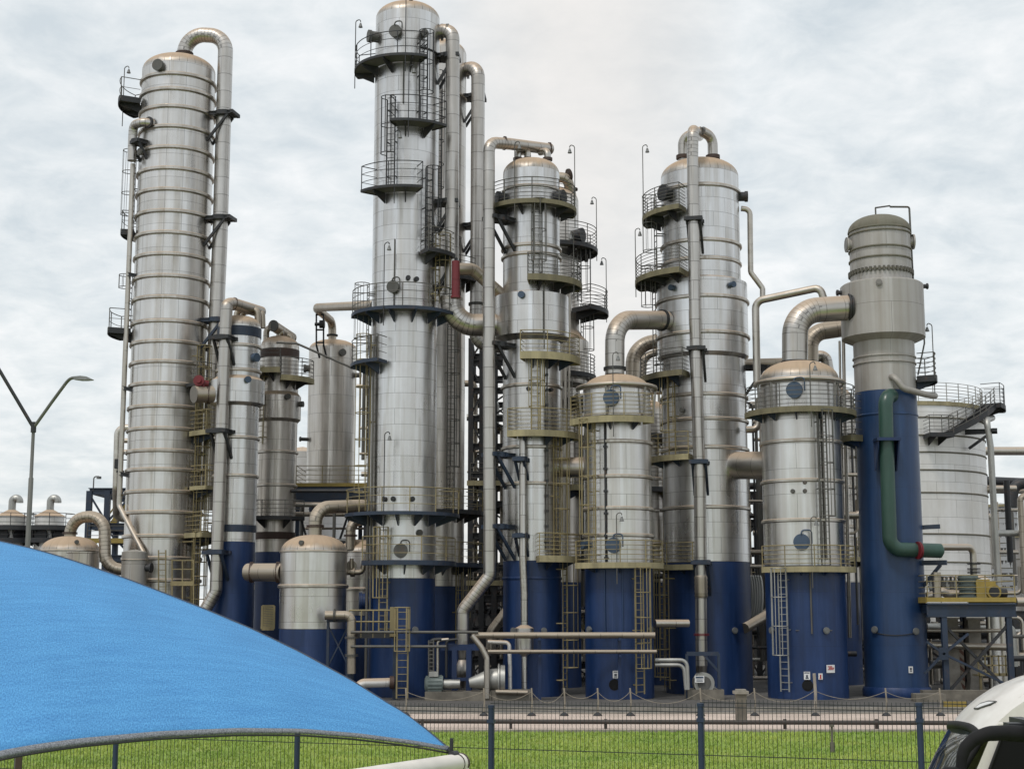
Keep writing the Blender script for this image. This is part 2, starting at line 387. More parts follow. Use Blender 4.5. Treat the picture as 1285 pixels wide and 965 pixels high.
# ------------------------------------------------------------------ tower kit
def pol(T, a, r, z): return Vector((T.X + r*math.sin(a), T.Y - r*math.cos(a), z))
D2 = math.radians
class Tower:
    def __init__(s, name, label, cat, pts, Y, group=None):
        s.Y = Y; xs = [W(px, py, Y).x for px, py in pts]; s.X = sum(xs)/len(xs)
        s.o = thing(name, label, cat, (s.X, Y, 0), group); s.uo = rnd.uniform(0, 9)
        s.r = 1.5
    def rad(s, wpx, py): return wpx/2*mpp(py, s.Y)
    def zf(s, py, r=None): return W(IW/2, py, s.Y - (s.r if r is None else r)).z
    def zc(s, py): return W(IW/2, py, s.Y).z
    def ang(s, px, py, r):
        a = 0.0
        for _ in range(8):
            x = W(px, py, s.Y - r*math.cos(a)).x; a = math.asin(max(-1, min(1, (x - s.X)/r)))
        return a
    def shell(s, prof, m='clad', name='shell', seg=64, label=None):
        mb = MB(); mb.lathe((s.X, s.Y), prof, seg, uo=s.uo); return part(name, mb, m, s.o, label)
    def dome(s, r, z, h, m='dome', name='dome_head', rtop=0.0):
        """torispherical head from (r,z) up by h"""
        pr = []
        for i in range(13):
            a = PI/2*i/12
            pr.append((max(rtop, r*math.cos(a)**.85), z + h*math.sin(a)**1.0))
        mb = MB(); mb.lathe((s.X, s.Y), pr, 64, uo=s.uo); return part(name, mb, m, s.o)
    def ring(s, r, z, t=.07, h=.16, m='band', name='stiffening_ring'):
        mb = MB(); mb.lathe((s.X, s.Y), [(r-.02, z-h*.5), (r+t*.6, z-h*.5), (r+t, z-h*.3), (r+t, z+h*.25), (r+t*.5, z+h*.5), (r-.02, z+h*.5)], 64)
        return part(name, mb, m, s.o)
    def manhole(s, a, z, r, d, m='cover', L=.28, davit=False, name='manhole'):
        mb = MB(); dr = Vector((math.sin(a), -math.cos(a), 0)); p = pol(s, a, r-.15, z)
        mb.tube([p, p + dr*(L+.15)], d*.43, 20); mb.tube([p + dr*(L+.10), p + dr*(L+.19)], d*.5, 24); mb.tube([p + dr*(L+.20), p + dr*(L+.25)], d*.5, 24)
        if davit:
            tg = Vector((math.cos(a), math.sin(a), 0)); q = p + dr*(L+.28)
            mb.tube(bend([q + tg*d*.62 - Vector((0, 0, d*.1)), q + tg*d*.62 + Vector((0, 0, d*.72)), q + Vector((0, 0, d*.72)), q + Vector((0, 0, d*.48))], .15, 4), .035, 6)
        return part(name, mb, m, s.o)
    def nozzle(s, a, z, r, d, L=.35, m='cover', name='nozzle'):
        mb = MB(); dr = Vector((math.sin(a), -math.cos(a), 0)); p = pol(s, a, r-.1, z)
        mb.tube([p, p + dr*(L+.1)], d*.36, 12); mb.tube([p + dr*L, p + dr*(L+.08)], d*.5, 14)
        return part(name, mb, m, s.o)
    def platform(s, pt, r0, r1, a0, a1, rail='rail', fas='fascia', nr=5, fh=.20, rh=1.08, brk=True, ends=True, brm='dark', z=None, gap=None):
        a0, a1 = D2(a0), D2(a1)
        if z is None:
            a = s.ang(pt[0], pt[1], r1); a = max(a0, min(a1, a)); z = W(pt[0], pt[1], s.Y - r1*math.cos(a)).z
        c = (s.X, s.Y)
        mb = MB(); arc_slab(mb, c, r0, r1-.02, a0, a1, z-.06, z)
        dk = part('platform', mb, 'grate', s.o)
        mb = MB(); arc_slab(mb, c, r1-.02, r1+.03, a0, a1, z-fh*.75, z+fh*.25)
        for ae in (a0, a1):
            mb.beam(pol(s, ae, r0+.02, z-fh*.25-.002), pol(s, ae, r1-.03, z-fh*.25-.002), .05, fh)
        part('kick_plate', mb, fas, dk)
        n = max(2, int((a1-a0)*r1/1.25))
        if brk:
            nb = max(2, int((a1-a0)*r1/1.3))
            for i in range(nb):
                mb = MB(); a = a0 + (a1-a0)*(i+.5)/nb; tg = Vector((math.cos(a), math.sin(a), 0))*.025
                A, B, C_ = pol(s, a, r0-.02, z-.07), pol(s, a, r1-.06, z-.07), pol(s, a, r0-.02, z-.07-min(.5, (r1-r0)*.6)); D_ = pol(s, a, r1-.06, z-.2)
                vs = [A+tg, B+tg, D_+tg, C_+tg, A-tg, B-tg, D_-tg, C_-tg]
                mb.add(vs, [(0, 1, 2, 3), (7, 6, 5, 4), (0, 4, 5, 1), (1, 5, 6, 2), (2, 6, 7, 3), (3, 7, 4, 0)])
                part('bracket', mb, brm, dk)
        mb = MB(); rr = r1-.03
        for i in range(n+1):
            a = a0 + (a1-a0)*i/n; mb.tube([pol(s, a, rr, z-.1), pol(s, a, rr, z+rh)], .026, 6)
        na = max(4, int((a1-a0)/D2(7)))
        for k in range(nr):
            h = rh*(1-k/nr) if nr > 2 else rh*(1-k*.5)
            pth = [pol(s, a0 + (a1-a0)*i/na, rr, z+h) for i in range(na+1)]
            if ends: pth = [pol(s, a0, r0+.05, z+h)] + pth + [pol(s, a1, r0+.05, z+h)]
            mb.tube(pth, .024 if k == 0 else .016, 5)
        part('railing', mb, rail, dk)
        return z
    def ladder(s, a, z0, z1, r, m='rail', cage=True, out=.22, cz0=None, wd=.42):
        mb = MB(); tg = Vector((math.cos(a), math.sin(a), 0)); dr = Vector((math.sin(a), -math.cos(a), 0))
        c = pol(s, a, r+out, 0)
        for sgn in (-1, 1): mb.beam(c + tg*sgn*wd/2 + Vector((0, 0, z0)), c + tg*sgn*wd/2 + Vector((0, 0, z1)), .065, .03, dr)
        nz = int((z1-z0)/.3)
        for i in range(nz+1): mb.beam(c - tg*wd/2 + Vector((0, 0, z0+.1+.3*i)), c + tg*wd/2 + Vector((0, 0, z0+.1+.3*i)), .026)
        for z in (z0+.4, (z0+z1)/2, z1-.5):
            for sgn in (-1, 1): mb.beam(c + tg*sgn*wd/2 + Vector((0, 0, z)), c + tg*sgn*wd/2 - dr*(out+.05) + Vector((0, 0, z)), .05)
        ld = part('ladder', mb, m, s.o)
        if cage:
            mb = MB(); cz0 = z0 + 2.2 if cz0 is None else cz0; R = .36
            cc = c + dr*.30; n = max(2, int((z1-cz0)/1.1)+1)
            for i in range(n):
                z = cz0 + (z1-cz0)*i/(n-1)
                pth = [c + tg*(-wd/2) + Vector((0, 0, z))] + [cc + tg*R*math.sin(q) + dr*R*math.cos(q) + Vector((0, 0, z)) for q in [D2(x) for x in (-100, -70, -40, 0, 40, 70, 100)]] + [c + tg*(wd/2) + Vector((0, 0, z))]
                mb.tube(pth, .022, 5)
            for q in (-90, -45, 0, 45, 90):
                o = cc + tg*R*math.sin(D2(q)) + dr*R*math.cos(D2(q))
                mb.beam(o + Vector((0, 0, cz0)), o + Vector((0, 0, z1)), .04, .015, dr)
            part('safety_cage', mb, m, ld)
        return ld
    def worklight(s, a, r, z, h=2.6, m='rail', hook=.24, side=1):
        mb = MB(); tg = Vector((math.cos(a), math.sin(a), 0))*side; b = pol(s, a, r, z)
        if abs(a) > D2(60): tg = Vector((-math.sin(a), math.cos(a), 0))
        mb.tube(bend([b - Vector((0, 0, .9)), b + Vector((0, 0, h)), b + tg*hook + Vector((0, 0, h+.12)), b + tg*hook + Vector((0, 0, h-.05))], .14, 4), .024, 6)
        p = part('light_pole', mb, m, s.o)
        mb = MB(); q = b + tg*hook + Vector((0, 0, h-.1)); mb.tube([q, q - Vector((0, 0, .1)), q - Vector((0, 0, .22))], [.04, .07, .11], 10)
        part('floodlight', mb, 'lamp', p)
    def standoff(s, a, z, r, reach, wd=.9, m='dark', brace=1.4, pr=.35):
        """pipe support bracket: two arms, clamp plate and diagonal struts"""
        mb = MB(); tg = Vector((math.cos(a), math.sin(a), 0)); dr = Vector((math.sin(a), -math.cos(a), 0))
        c = pol(s, a, 0, z)
        for sg in (-1, 1):
            mb.ibeam(c + dr*(r-.08) + tg*sg*wd*.42, c + dr*(r+reach) + tg*sg*wd*.42, .14, .2)
            if brace: mb.beam(c + dr*(r-.05) + tg*sg*wd*.42 - Vector((0, 0, brace)), c + dr*(r+reach*.8) + tg*sg*wd*.42 - Vector((0, 0, .1)), .11, .13)
        mb.beam(c + dr*(r+reach) - tg*wd*.6, c + dr*(r+reach) + tg*wd*.6, .16, .18)
        mb.beam(c + dr*(r+reach-.75) - tg*wd*.6, c + dr*(r+reach-.75) + tg*wd*.6, .14, .16)
        mb.tube([c + dr*(r+reach*.55) - Vector((0, 0, .11)), c + dr*(r+reach*.55) + Vector((0, 0, .13))], pr+.12, 20)
        return part('pipe_bracket', mb, m, s.o)

def flange(mb, p, d, r, t=.09):
    t = min(t, r*.14)
    d = Vector(d).normalized(); p = Vector(p)
    mb.tube([p - d*t, p - d*.012], r, 24); mb.tube([p + d*.012, p + d*t], r, 24)
def pipe(name, label, cat, pts, r, R=None, m='pipe', flanges=(), fm='dark', fr=1.28, seg=22, group=None, n=12, tips=()):
    """a pipe run with rounded elbows. flanges: list of (point, direction)"""
    P = [Vector(p) for p in pts]; R = R if R is not None else r*2.6
    t = thing(name, label, cat, (P[-1].x, P[-1].y, min(p.z for p in P)), group)
    mb = MB(); mb.elb = m + '_elbow' in M; mb.tube(bend(P, R, n), r, seg); part('pipe_run', mb, [m, m + '_elbow'] if mb.elb else m, t)
    for f in flanges:
        mb = MB(); flange(mb, f[0], f[1], r*fr); part('flange', mb, fm, t)
    return t
def runpipe(name, label, cat, pts, r, R=None, m='thinpipe', seg=10, group=None):
    P = [Vector(p) for p in pts]; R = R if R is not None else r*2.5
    mb = MB(); mb.tube(bend(P, R, 5), r, seg)
    return solo(name, mb, m, label, cat, group, loc=(P[0].x, P[0].y, min(p.z for p in P)))
# =================================================================== SETTING
def sheet(name, x0, x1, y0, y1, z, m, kind='structure', nx=1, ny=1):
    mb = MB(); vs = [(x0 + (x1-x0)*i/nx, y0 + (y1-y0)*j/ny, z) for j in range(ny+1) for i in range(nx+1)]
    fs = [(j*(nx+1)+i, j*(nx+1)+i+1, (j+1)*(nx+1)+i+1, (j+1)*(nx+1)+i) for j in range(ny) for i in range(nx)]
    mb.add(vs, fs); return struct(name, mb, m, kind)
def ground_mat(name, c1, c2, sc, rough=.95, fine=30., c3=None, bumpd=.02):
    m, t, b = mat(name); LK = t.links.new; ob = nd(t, 'ShaderNodeTexCoord').outputs['Object']
    a = nd(t, 'ShaderNodeTexNoise', Scale=sc, Detail=7.0, Roughness=.6); LK(ob, a.inputs['Vector'])
    f = nd(t, 'ShaderNodeTexNoise', Scale=fine, Detail=4.0, Roughness=.7); LK(ob, f.inputs['Vector'])
    c = ramp(t, a.outputs[0], .32, c1, .68, c2)
    c = mixc(t, 1.0, c, ramp(t, f.outputs[0], .3, (.75,)*3, .7, (1.2,)*3), 'MULTIPLY')
    if c3:
        a2 = nd(t, 'ShaderNodeTexNoise', Scale=sc*2.7, Detail=5.0, Roughness=.6); LK(ob, a2.inputs['Vector'])
        c = mixc(t, maprange(t, a2.outputs[0], .52, .68, 0, .8), c, c3)
    LK(c, b.inputs['Base Color']); b.inputs['Roughness'].default_value = rough
    bp = nd(t, 'ShaderNodeBump', Strength=.6, Distance=bumpd); LK(f.outputs[0], bp.inputs['Height']); LK(bp.outputs[0], b.inputs['Normal'])
    return m
M['soil'] = ground_mat('plant yard ground', (.17, .15, .125), (.24, .22, .19), .25)
M['turf'] = ground_mat('turf soil', (.16, .25, .04), (.23, .32, .06), .35, c3=(.29, .31, .085))
M['asph'] = ground_mat('grey asphalt', (.085, .083, .08), (.13, .125, .12), .5)
M['slab'] = ground_mat('shade dark yard concrete', (.065, .062, .06), (.11, .105, .10), .4, c3=(.045, .044, .042))  # shade on the yard among the column feet is put into this colour
m, t, b = mat('pink block paving'); LK = t.links.new
ob = nd(t, 'ShaderNodeTexCoord').outputs['Object']
br = nd(t, 'ShaderNodeTexBrick'); LK(ob, br.inputs['Vector'])
for k, v in (('Scale', 1), ('Mortar Size', .008), ('Brick Width', .22), ('Row Height', .11)): br.inputs[k].default_value = v
br.inputs['Color1'].default_value = (.60, .49, .42, 1); br.inputs['Color2'].default_value = (.52, .435, .38, 1); br.inputs['Mortar'].default_value = (.27, .23, .20, 1)
nn = nd(t, 'ShaderNodeTexNoise', Scale=.35, Detail=6.0, Roughness=.6); LK(ob, nn.inputs['Vector'])
LK(mixc(t, 1.0, br.outputs['Color'], ramp(t, nn.outputs[0], .3, (.8, .79, .78), .7, (1.12, 1.12, 1.12)), 'MULTIPLY'), b.inputs['Base Color']); b.inputs['Roughness'].default_value = .92
M['pave'] = m
sheet('ground', -2500, 2500, -60, 4000, -.012, 'soil')
sheet('lawn', -70, 60, -2, 50.2, -.006, 'turf')
sheet('pavement', -70, 60, 50.2, 58.2, .03, 'pave')
sheet('yard', -70, 70, 60.6, 130, .06, 'slab')
sheet('road', -70, 70, 58.4, 60.4, -.004, 'asph')
mb = MB(); mb.box((-5, 50.12, .0), (130, .16, .14)); struct('kerb', mb, 'conc')
mb = MB(); mb.box((-5, 58.3, .02), (130, .18, .13)); mb.box((-5, 60.5, .05), (130, .2, .17)); struct('kerb', mb, 'conc')
# grass blades
gm, t, b = mat('grass blades'); LK = t.links.new
g = nd(t, 'ShaderNodeNewGeometry'); ob = nd(t, 'ShaderNodeTexCoord').outputs['Object']
nn = nd(t, 'ShaderNodeTexNoise', Scale=.3, Detail=5.0, Roughness=.6); LK(ob, nn.inputs['Vector'])
c = ramp(t, nn.outputs[0], .35, (.20, .31, .045), .68, (.36, .43, .085))
rp = nd(t, 'ShaderNodeTexWhiteNoise'); LK(ob, rp.inputs['Vector'])
LK(mixc(t, 1.0, c, ramp(t, g.outputs['Random Per Island'], 0, (.75, .77, .72), 1, (1.18, 1.16, 1.12)), 'MULTIPLY'), b.inputs['Base Color']); b.inputs['Roughness'].default_value = .6
M['grassb'] = gm
vs = []; fs = []
gr = random.Random(3)
for i in range(46000):
    y = 34 + 16.1*gr.random()**1.0; hw = (y*.36)+1.5
    x = gr.uniform(-hw, hw*.9); h = gr.uniform(.035, .085)*(1.5 if gr.random() < .06 else 1)
    for q in range(2):
        a = gr.uniform(0, PI); wd = gr.uniform(.012, .022); ox, oy = gr.uniform(-.05, .05), gr.uniform(-.05, .05)
        bx, by = math.cos(a)*wd, math.sin(a)*wd; lx, ly = gr.uniform(-.04, .04), gr.uniform(-.04, .04)
        k = len(vs); vs += [(x+ox-bx, y+oy-by, -.006), (x+ox+bx, y+oy+by, -.006), (x+ox+lx, y+oy+ly, h)]; fs.append((k, k+1, k+2))
mb = MB(); mb.add(vs, fs); struct('grass', mb, 'grassb', 'stuff')

# =================================================================== TOWERS
# ---- tall ringed column at far left
A = Tower('distillation_column', 'tall silver column at far left, ringed by many narrow bands', 'column', [(223.5, 95), (216, 350), (206, 640)], 76)
A.r = A.rad(92, 350); r = A.r; z1 = A.zf(76)
A.shell([(r, 0), (r, z1)], 'clad2'); A.dome(r, z1, r*.46)
for y in (92, 111, 133, 158, 184, 210.6, 237, 264, 291, 318, 345.4, 372, 402, 427.6, 453, 480.6, 509, 537, 564.6, 588.5, 616, 642, 672, 700, 728): A.ring(r, A.zf(y), .11, .2)
A.manhole(A.ang(201, 82, r), A.zf(83), r, .62, 'cover', .2)
a = A.ang(282, 132, r+.6)
zA = A.zf(133)
for y, mm in ((133, 'dark'), (266, 'dark'), (396, 'steelblue')): A.standoff(D2(78), A.zf(y), r, 1.35, .85, mm, 1.5, .4)
# left side: small platforms, ladder cage, thin riser
for (py, a0, a1, rr) in ((121, -118, -62, 1.15), (289, -108, -76, .75), (412, -112, -68, 1.2)):
    A.platform((160, py), r+.06, r+rr, a0, a1, 'rail', 'dark', 2, .3)
A.worklight(D2(-95), r+1.1, A.zf(121), 2.4)
A.ladder(D2(-92), A.zc(412), A.zc(345), r, 'rail'); A.ladder(D2(-88), A.zc(289), A.zc(190), r, 'rail', True, cz0=A.zc(270))
for py in (353, 494, 600):
    mb = MB(); aa = D2(-52); q = pol(A, aa, r, A.zc(py)); mb.ibeam(pol(A, D2(-66), r+.35, A.zc(py-4)), pol(A, aa, r-.1, A.zc(py)), .16, .2); part('pipe_bracket', mb, 'dark', A.o)
pr = .14; aL = D2(-68); PL = lambda py, e=.3: pol(A, aL, r+e, A.zc(py))
runpipe('riser_pipe', 'thin silver riser pipe down the left side of the far left column', 'pipe', [PL(212), PL(630), PL(636), pol(A, D2(-10), r+.3, A.zc(696)), pol(A, D2(-10), r+.3, .5)], .13, .3)
q = lambda a_, e, py: pol(A, D2(a_), r+e, A.zc(py))
pipe('side_draw_pipe', 'short thick elbow pipe on the upper left of the ringed column', 'pipe', [q(-30, -.1, 168), q(-30, .45, 168), q(-55, .48, 168), q(-58, .45, 180), q(-58, .45, 211)], .235, .42, 'pipe', [(q(-30, .2, 168), (math.sin(D2(-30)), -math.cos(D2(-30)), 0))])
A.standoff(D2(-48), A.zc(190), r, .55, .8, 'dark', .9, .26)
A.nozzle(D2(-42), A.zc(203), r, .4, .4)
ovY = A.Y - .35
top = W(229, 60, A.Y)
pipe('overhead_pipe', 'thick overhead pipe bending from the far left column top down its right side', 'pipe',
     [(A.X + .25, A.Y, z1 + r*.36), (A.X + .25, A.Y, W(255, 43, A.Y).z), W(283.5, 46, ovY), W(276, 300, ovY), W(268, 480, ovY), W(262, 640, ovY)], .40, 1.0, 'pipe', [((A.X + .25, A.Y, z1 + r*.56), (0, 0, 1))], 'brown', 1.2, 26, None, 18)
# yellow access tower between A and B
A.ladder(D2(62), A.zc(760), A.zc(480), r, 'raily', True, cz0=A.zc(735))
A.platform((252, 540), r+.06, r+1.5, 48, 100, 'raily', 'fascia', 5, .25, brm='steelblue'); A.platform((252, 669), r+.06, r+1.6, 45, 105, 'raily', 'fascia', 5, .25, brm='steelblue')
A.platform((252, 480), r+.06, r+1.2, 40, 85, 'rail', 'dark', 3, .2)
A.ladder(D2(50), A.zc(800), A.zc(669), r, 'raily', True, out=.9, cz0=A.zc(780))
A.ladder(D2(74), A.zc(700), A.zc(560), r, 'raily', True, out=.5, cz0=A.zc(690)); A.ladder(D2(58), A.zc(560), A.zc(440), r, 'raily', True, out=.3, cz0=A.zc(548)); A.platform((256, 610), r+.06, r+1.3, 52, 100, 'raily', 'fascia', 4, .2, brm='steelblue')
mb = MB()
for py in (703, 714): mb.beam(W(216, py, 73), W(243, py, 73), .05)
mb.beam(W(214, 732, 73), W(243, 732, 73), .08, .22)
for px in (216, 229, 243): mb.beam(W(px, 702, 73), W(px, 790, 73), .06)
for px in (199, 208): mb.beam(W(px, 690, 73.1), W(px, 790, 73.1), .06)
for k in range(14): mb.beam(W(199, 694+7*k, 73.1), W(208, 694+7*k, 73.1), .035)
solo('handrail', mb, 'raily', 'yellow handrail frame at the foot of the ringed column above blue sail', 'railing')

# ---- column B with wide collar and blue skirt
B = Tower('distillation_column', 'silver column with a wide collar and dark blue foot right of the tall ringed column', 'column', [(299.5, 430), (295, 600), (293, 710)], 73)
r = B.r = B.rad(54, 560); z1 = B.zf(406); rw = B.rad(67, 488)
B.shell([(r, B.zf(679)), (r, B.zf(508)), (rw, B.zf(504)), (rw, B.zf(475)), (r, B.zf(470)), (r, z1)], 'clad'); B.dome(r, z1, r*.55)
B.shell([(r-.01, 0), (r-.01, B.zf(679)-.01)], 'blue', 'skirt')
for y0, y1 in ((408, 420), (658, 667)): B.shell([(r+.03, B.zf(y1)), (r+.03, B.zf(y0))], 'steelblue', 'painted_band')
for y in (432, 463, 548, 596): B.ring(r, B.zf(y), .09, .16)
B.manhole(B.ang(310, 476, rw), B.zf(477), rw, .33, 'coverblue', .1); B.manhole(D2(55), B.zf(447), r, .45, 'coverblue', .12)
fy = B.Y - r - .32
pipe('downcomer_pipe', 'silver pipe down the front of the column beside the ringed column, kinked at its foot', 'pipe',
     [(B.X+.9, B.Y+1.0, W(310, 392, B.Y+1).z), W(292, 381, fy+.35), W(284.5, 382, fy), W(276, 600, fy), W(271, 742, fy), W(252, 775, fy), W(246, 850, fy)], .30, .7, 'pipe', [(W(293.5, 381.5, fy+.45), (1, .8, -.1))], 'brown', 1.1, 22)
mb = MB()
for f, x in ((.25, .4), (.75, .55)):
    p = Vector((B.X + x, B.Y + (.2 if f < .5 else .7), W(310, 387, B.Y).z))
    mb.tube(bend([p, p + Vector((.45, -.05, -.05)), p + Vector((.5, -.05, -.9))], .25, 6), .16, 14); mb.tube(bend([p, p + Vector((-.6, .1, -.05)), p + Vector((-.65, .1, -.9))], .25, 6), .16, 14)
part('branch_pipes', mb, 'pipe_tan', B.o)
for y, mm in ((424, 'dark'), (541, 'dark'), (693, 'steelblue')): B.standoff(D2(-22), B.zf(y, r+.4), r, .75, .95, mm, 1.3, .33)
p0 = W(266, 495, 71.6); p1 = W(243, 495, 71.0)
pipe('capped_nozzle_pipe', 'short dusty stub pipe with domed end left of the collared column', 'pipe', [p0, p1], .42, None, 'pipe_tan', [(W(262, 495, 71.5), (1, .1, 0))], 'brown', 1.15)
mb = MB(); mb.disc_axis(W(250, 478, 71), (0, -1, 0), .27, .12, 20); mb.disc_axis(W(250, 478, 70.9), (0, -1, 0), .12, .2, 14); mb.tube([W(250, 480, 71.1), W(261, 482, 71.3)], .17, 12); mb.tube([W(255, 481, 71.1), W(255, 490, 71.1)], .08, 8)
solo('valve', mb, 'red', 'red valve above the dusty stub pipe beside the collared column', 'valve')

# ---- column C behind
C = Tower('distillation_column', 'silver column with brown top band and collar behind the blue footed column', 'column', [(350.5, 440), (346.5, 650)], 81)
r = C.r = C.rad(48.5, 560); z1 = C.zf(432); rw = C.rad(56, 505)
C.shell([(r, C.zf(668)), (r, C.zf(528)), (rw, C.zf(524)), (rw, C.zf(495)), (r, C.zf(490)), (r, z1)], 'clad3'); C.dome(r, z1, r*.6)
C.shell([(r+.03, C.zf(447)), (r+.03, C.zf(436))], 'brown', 'painted_band'); C.shell([(r+.05, C.zf(676)), (r+.05, C.zf(667))], 'brown', 'painted_band')
C.shell([(r-.02, 0), (r-.02, C.zf(692))], 'blue', 'skirt'); C.shell([(r-.01, C.zf(692)), (r-.01, C.zf(676))], 'clad3', 'lower_shell')
for y in (566, 608): C.ring(r, C.zf(y), .09, .16)
C.manhole(C.ang(360, 497, rw), C.zf(498), rw, .33, 'cover', .1); C.manhole(D2(75), C.zf(505), rw, .33, 'cover', .15)
C.platform((345, 462), r+.05, r+1.0, -60, 10, 'rail', 'fascia', 5, .3); C.platform((362, 472), r+.05, r+.9, 12, 85, 'rail', 'fascia', 5, .3)
C.platform((340, 648), r+.05, r+.9, -50, 60, 'rail', 'dark', 4, .2, .9)
C.ladder(D2(-38), C.zc(560), C.zc(465), r, 'raily')
p = C.zf(412)
pipe('header_pipe', 'dusty header pipe with a flat blank end above the brown banded column', 'pipe', [W(343, 409, C.Y-1.0), W(366, 424, C.Y+2.2)], .30, None, 'pipe_tan', [(W(343, 409, C.Y-1.0), (-.5, -1, 0))], 'cover', 1.08)
for nm, a_, b_ in (('left', (348, 411), (334, 424)), ('middle', (356, 417), (350, 428)), ('right', (361, 421), (366, 432))):
    mb = MB(); A_, B_ = W(*a_, C.Y-.2), W(*b_, C.Y-.2); mb.tube(bend([A_, Vector((B_.x, A_.y, A_.z)), B_ - Vector((0, 0, .6))], .3, 6), .17, 14); part('branch_pipe', mb, 'pipe_tan', C.o)

# ---- vessel D standing on a blue deck
Dv = Tower('storage_vessel', 'streaked silver vessel standing on the yellow edged blue deck behind short domed tank', 'vessel', [(416.5, 500), (415, 600)], 87)
r = Dv.r = Dv.rad(60, 520); z1 = Dv.zf(434); zb = Dv.zf(606)
Dv.shell([(r, zb), (r, z1)], 'clad3'); Dv.dome(r, z1, r*.42)
Dv.manhole(Dv.ang(429, 441, r), Dv.zf(442), r, .42, 'cover', .1); Dv.manhole(D2(-85), Dv.zf(458), r, .5, 'cover', .2); Dv.nozzle(D2(80), Dv.zf(467), r, .4, .35); Dv.nozzle(D2(-70), Dv.zf(549), r, .3, .5)
pipe('overhead_pipe', 'tan pipe rising from the streaked vessel and running right to the tall central column', 'pipe',
     [W(417, 430, Dv.Y), W(417, 404, Dv.Y), W(398, 388, Dv.Y-3), W(398.5, 386, Dv.Y-4), W(470, 383, 74)], .24, .55, 'pipe_tan', [(W(417, 421, Dv.Y), (0, 0, 1))], 'dark', 1.4)
mb = MB()
for px in (397, 406): mb.beam(W(px, 395, 84.5), W(px, 433, 84.5), .09); mb.beam(W(px, 433, 84.5), W(px+4, 449, 85.2), .09)
for py in (395, 414, 430): mb.beam(W(396, py, 84.5), W(407, py, 84.5), .09)
mb.disc_axis(W(401, 407, 84.4), (1, 0, 0), .24, .3, 12); mb.tube([W(395, 407, 84.4), W(402, 407, 84.4)], .1, 8)
solo('valve_skid', mb, 'dark', 'dark valve frame standing on the top of the streaked vessel', 'valve')

# deck under D
def deck(name, label, x0, x1, Y0, Y1, z, edge='yellow', rail='rail', posts=(), nr=4, beamh=.55, rails='fb', thick=.12, postm='steelblue', brace=True, group=None, pz=0.0):
    t = thing(name, label, 'platform', ((x0+x1)/2, Y0, 0), group)
    mb = MB(); mb.box(((x0+x1)/2, (Y0+Y1)/2, z-.04), (x1-x0-.05, Y1-Y0-.05, .07)); part('floor', mb, 'grate', t)
    mb = MB(); mb.box(((x0+x1)/2, Y0, z-.01), (x1-x0, .06, .2)); mb.box((x0, (Y0+Y1)/2, z-.02), (.06, Y1-Y0-.14, .257)); mb.box((x1, (Y0+Y1)/2, z-.02), (.06, Y1-Y0-.14, .257)); part('kick_plate', mb, edge, t)
    mb = MB(); zb_ = z - .16 - beamh/2
    for y in (Y0+.1, (Y0+Y1)/2, Y1-.1): mb.ibeam((x0, y, zb_), (x1, y, zb_), .3, beamh)
    for i in range(5): x = x0 + .2 + (x1-x0-.4)*i/4; mb.beam((x, Y0+.2, zb_+.05), (x, Y1-.2, zb_+.05), .14, beamh*.6)
    part('beams', mb, postm, t)
    for x in posts:
        for y in (Y0+.1, Y1-.1):
            mb = MB(); hz = zb_-beamh/2
            mb.beam((x, y, pz), (x, y, hz), .24, .24, (0, 1, 0)); mb.box((x, y, pz+.03), (.45, .45, .05)); part('post', mb, postm, t)
    if brace and len(posts) > 1:
        ps = sorted(posts)
        for a_, b_ in zip(ps[:-1], ps[1:]):
            mb = MB(); hz = zb_-beamh/2
            mb.beam((a_, Y0+.1, pz+.3), (b_, Y0+.1, hz-.3), .12); mb.beam((a_, Y0+.22, hz-.3), (b_, Y0+.22, pz+.3), .12); part('brace', mb, 'dark', t)
    if rail:
        mb = MB(); n = max(2, int((x1-x0)/1.3))
        for y in ((Y0, Y1) if 'b' in rails else (Y0,)):
            for i in range(n+1): x = x0 + .04 + (x1-x0-.08)*i/n; mb.tube([(x, y, z-.1), (x, y, z+1.08)], .026, 6)
            for k in range(nr): mb.tube([(x0+.04, y, z+1.08*(1-k/nr)), (x1-.04, y, z+1.08*(1-k/nr))], .024 if k == 0 else .016, 5)
        for x in (x0+.04, x1-.04):
            for k in range(nr): mb.tube([(x, Y0, z+1.08*(1-k/nr)), (x, Y1, z+1.08*(1-k/nr))], .024 if k == 0 else .016, 5)
        part('railing', mb, rail, t)
    return t
zD = W(400, 608, 84.5).z
deck('steel_deck', 'blue steel deck with yellow edge carrying the streaked silver vessel', W(371, 600, 84.5).x, W(470, 600, 84.5).x, 84.5, 90.5, zD, 'yellow', 'raily', [W(374, 600, 84.5).x, W(440, 600, 84.5).x, W(466, 600, 84.5).x], 4, .9)
mb = MB(); mb.lathe((W(380, 560, 97).x, 97), [(3.1, 0), (3.1, W(380, 566, 94).z), (0, W(380, 560, 94).z+.3)], 40); solo('storage_tank', mb, 'tank', 'pale tank half hidden behind the streaked vessel on its deck', 'tank', loc=(W(380, 560, 97).x, 97, 0))

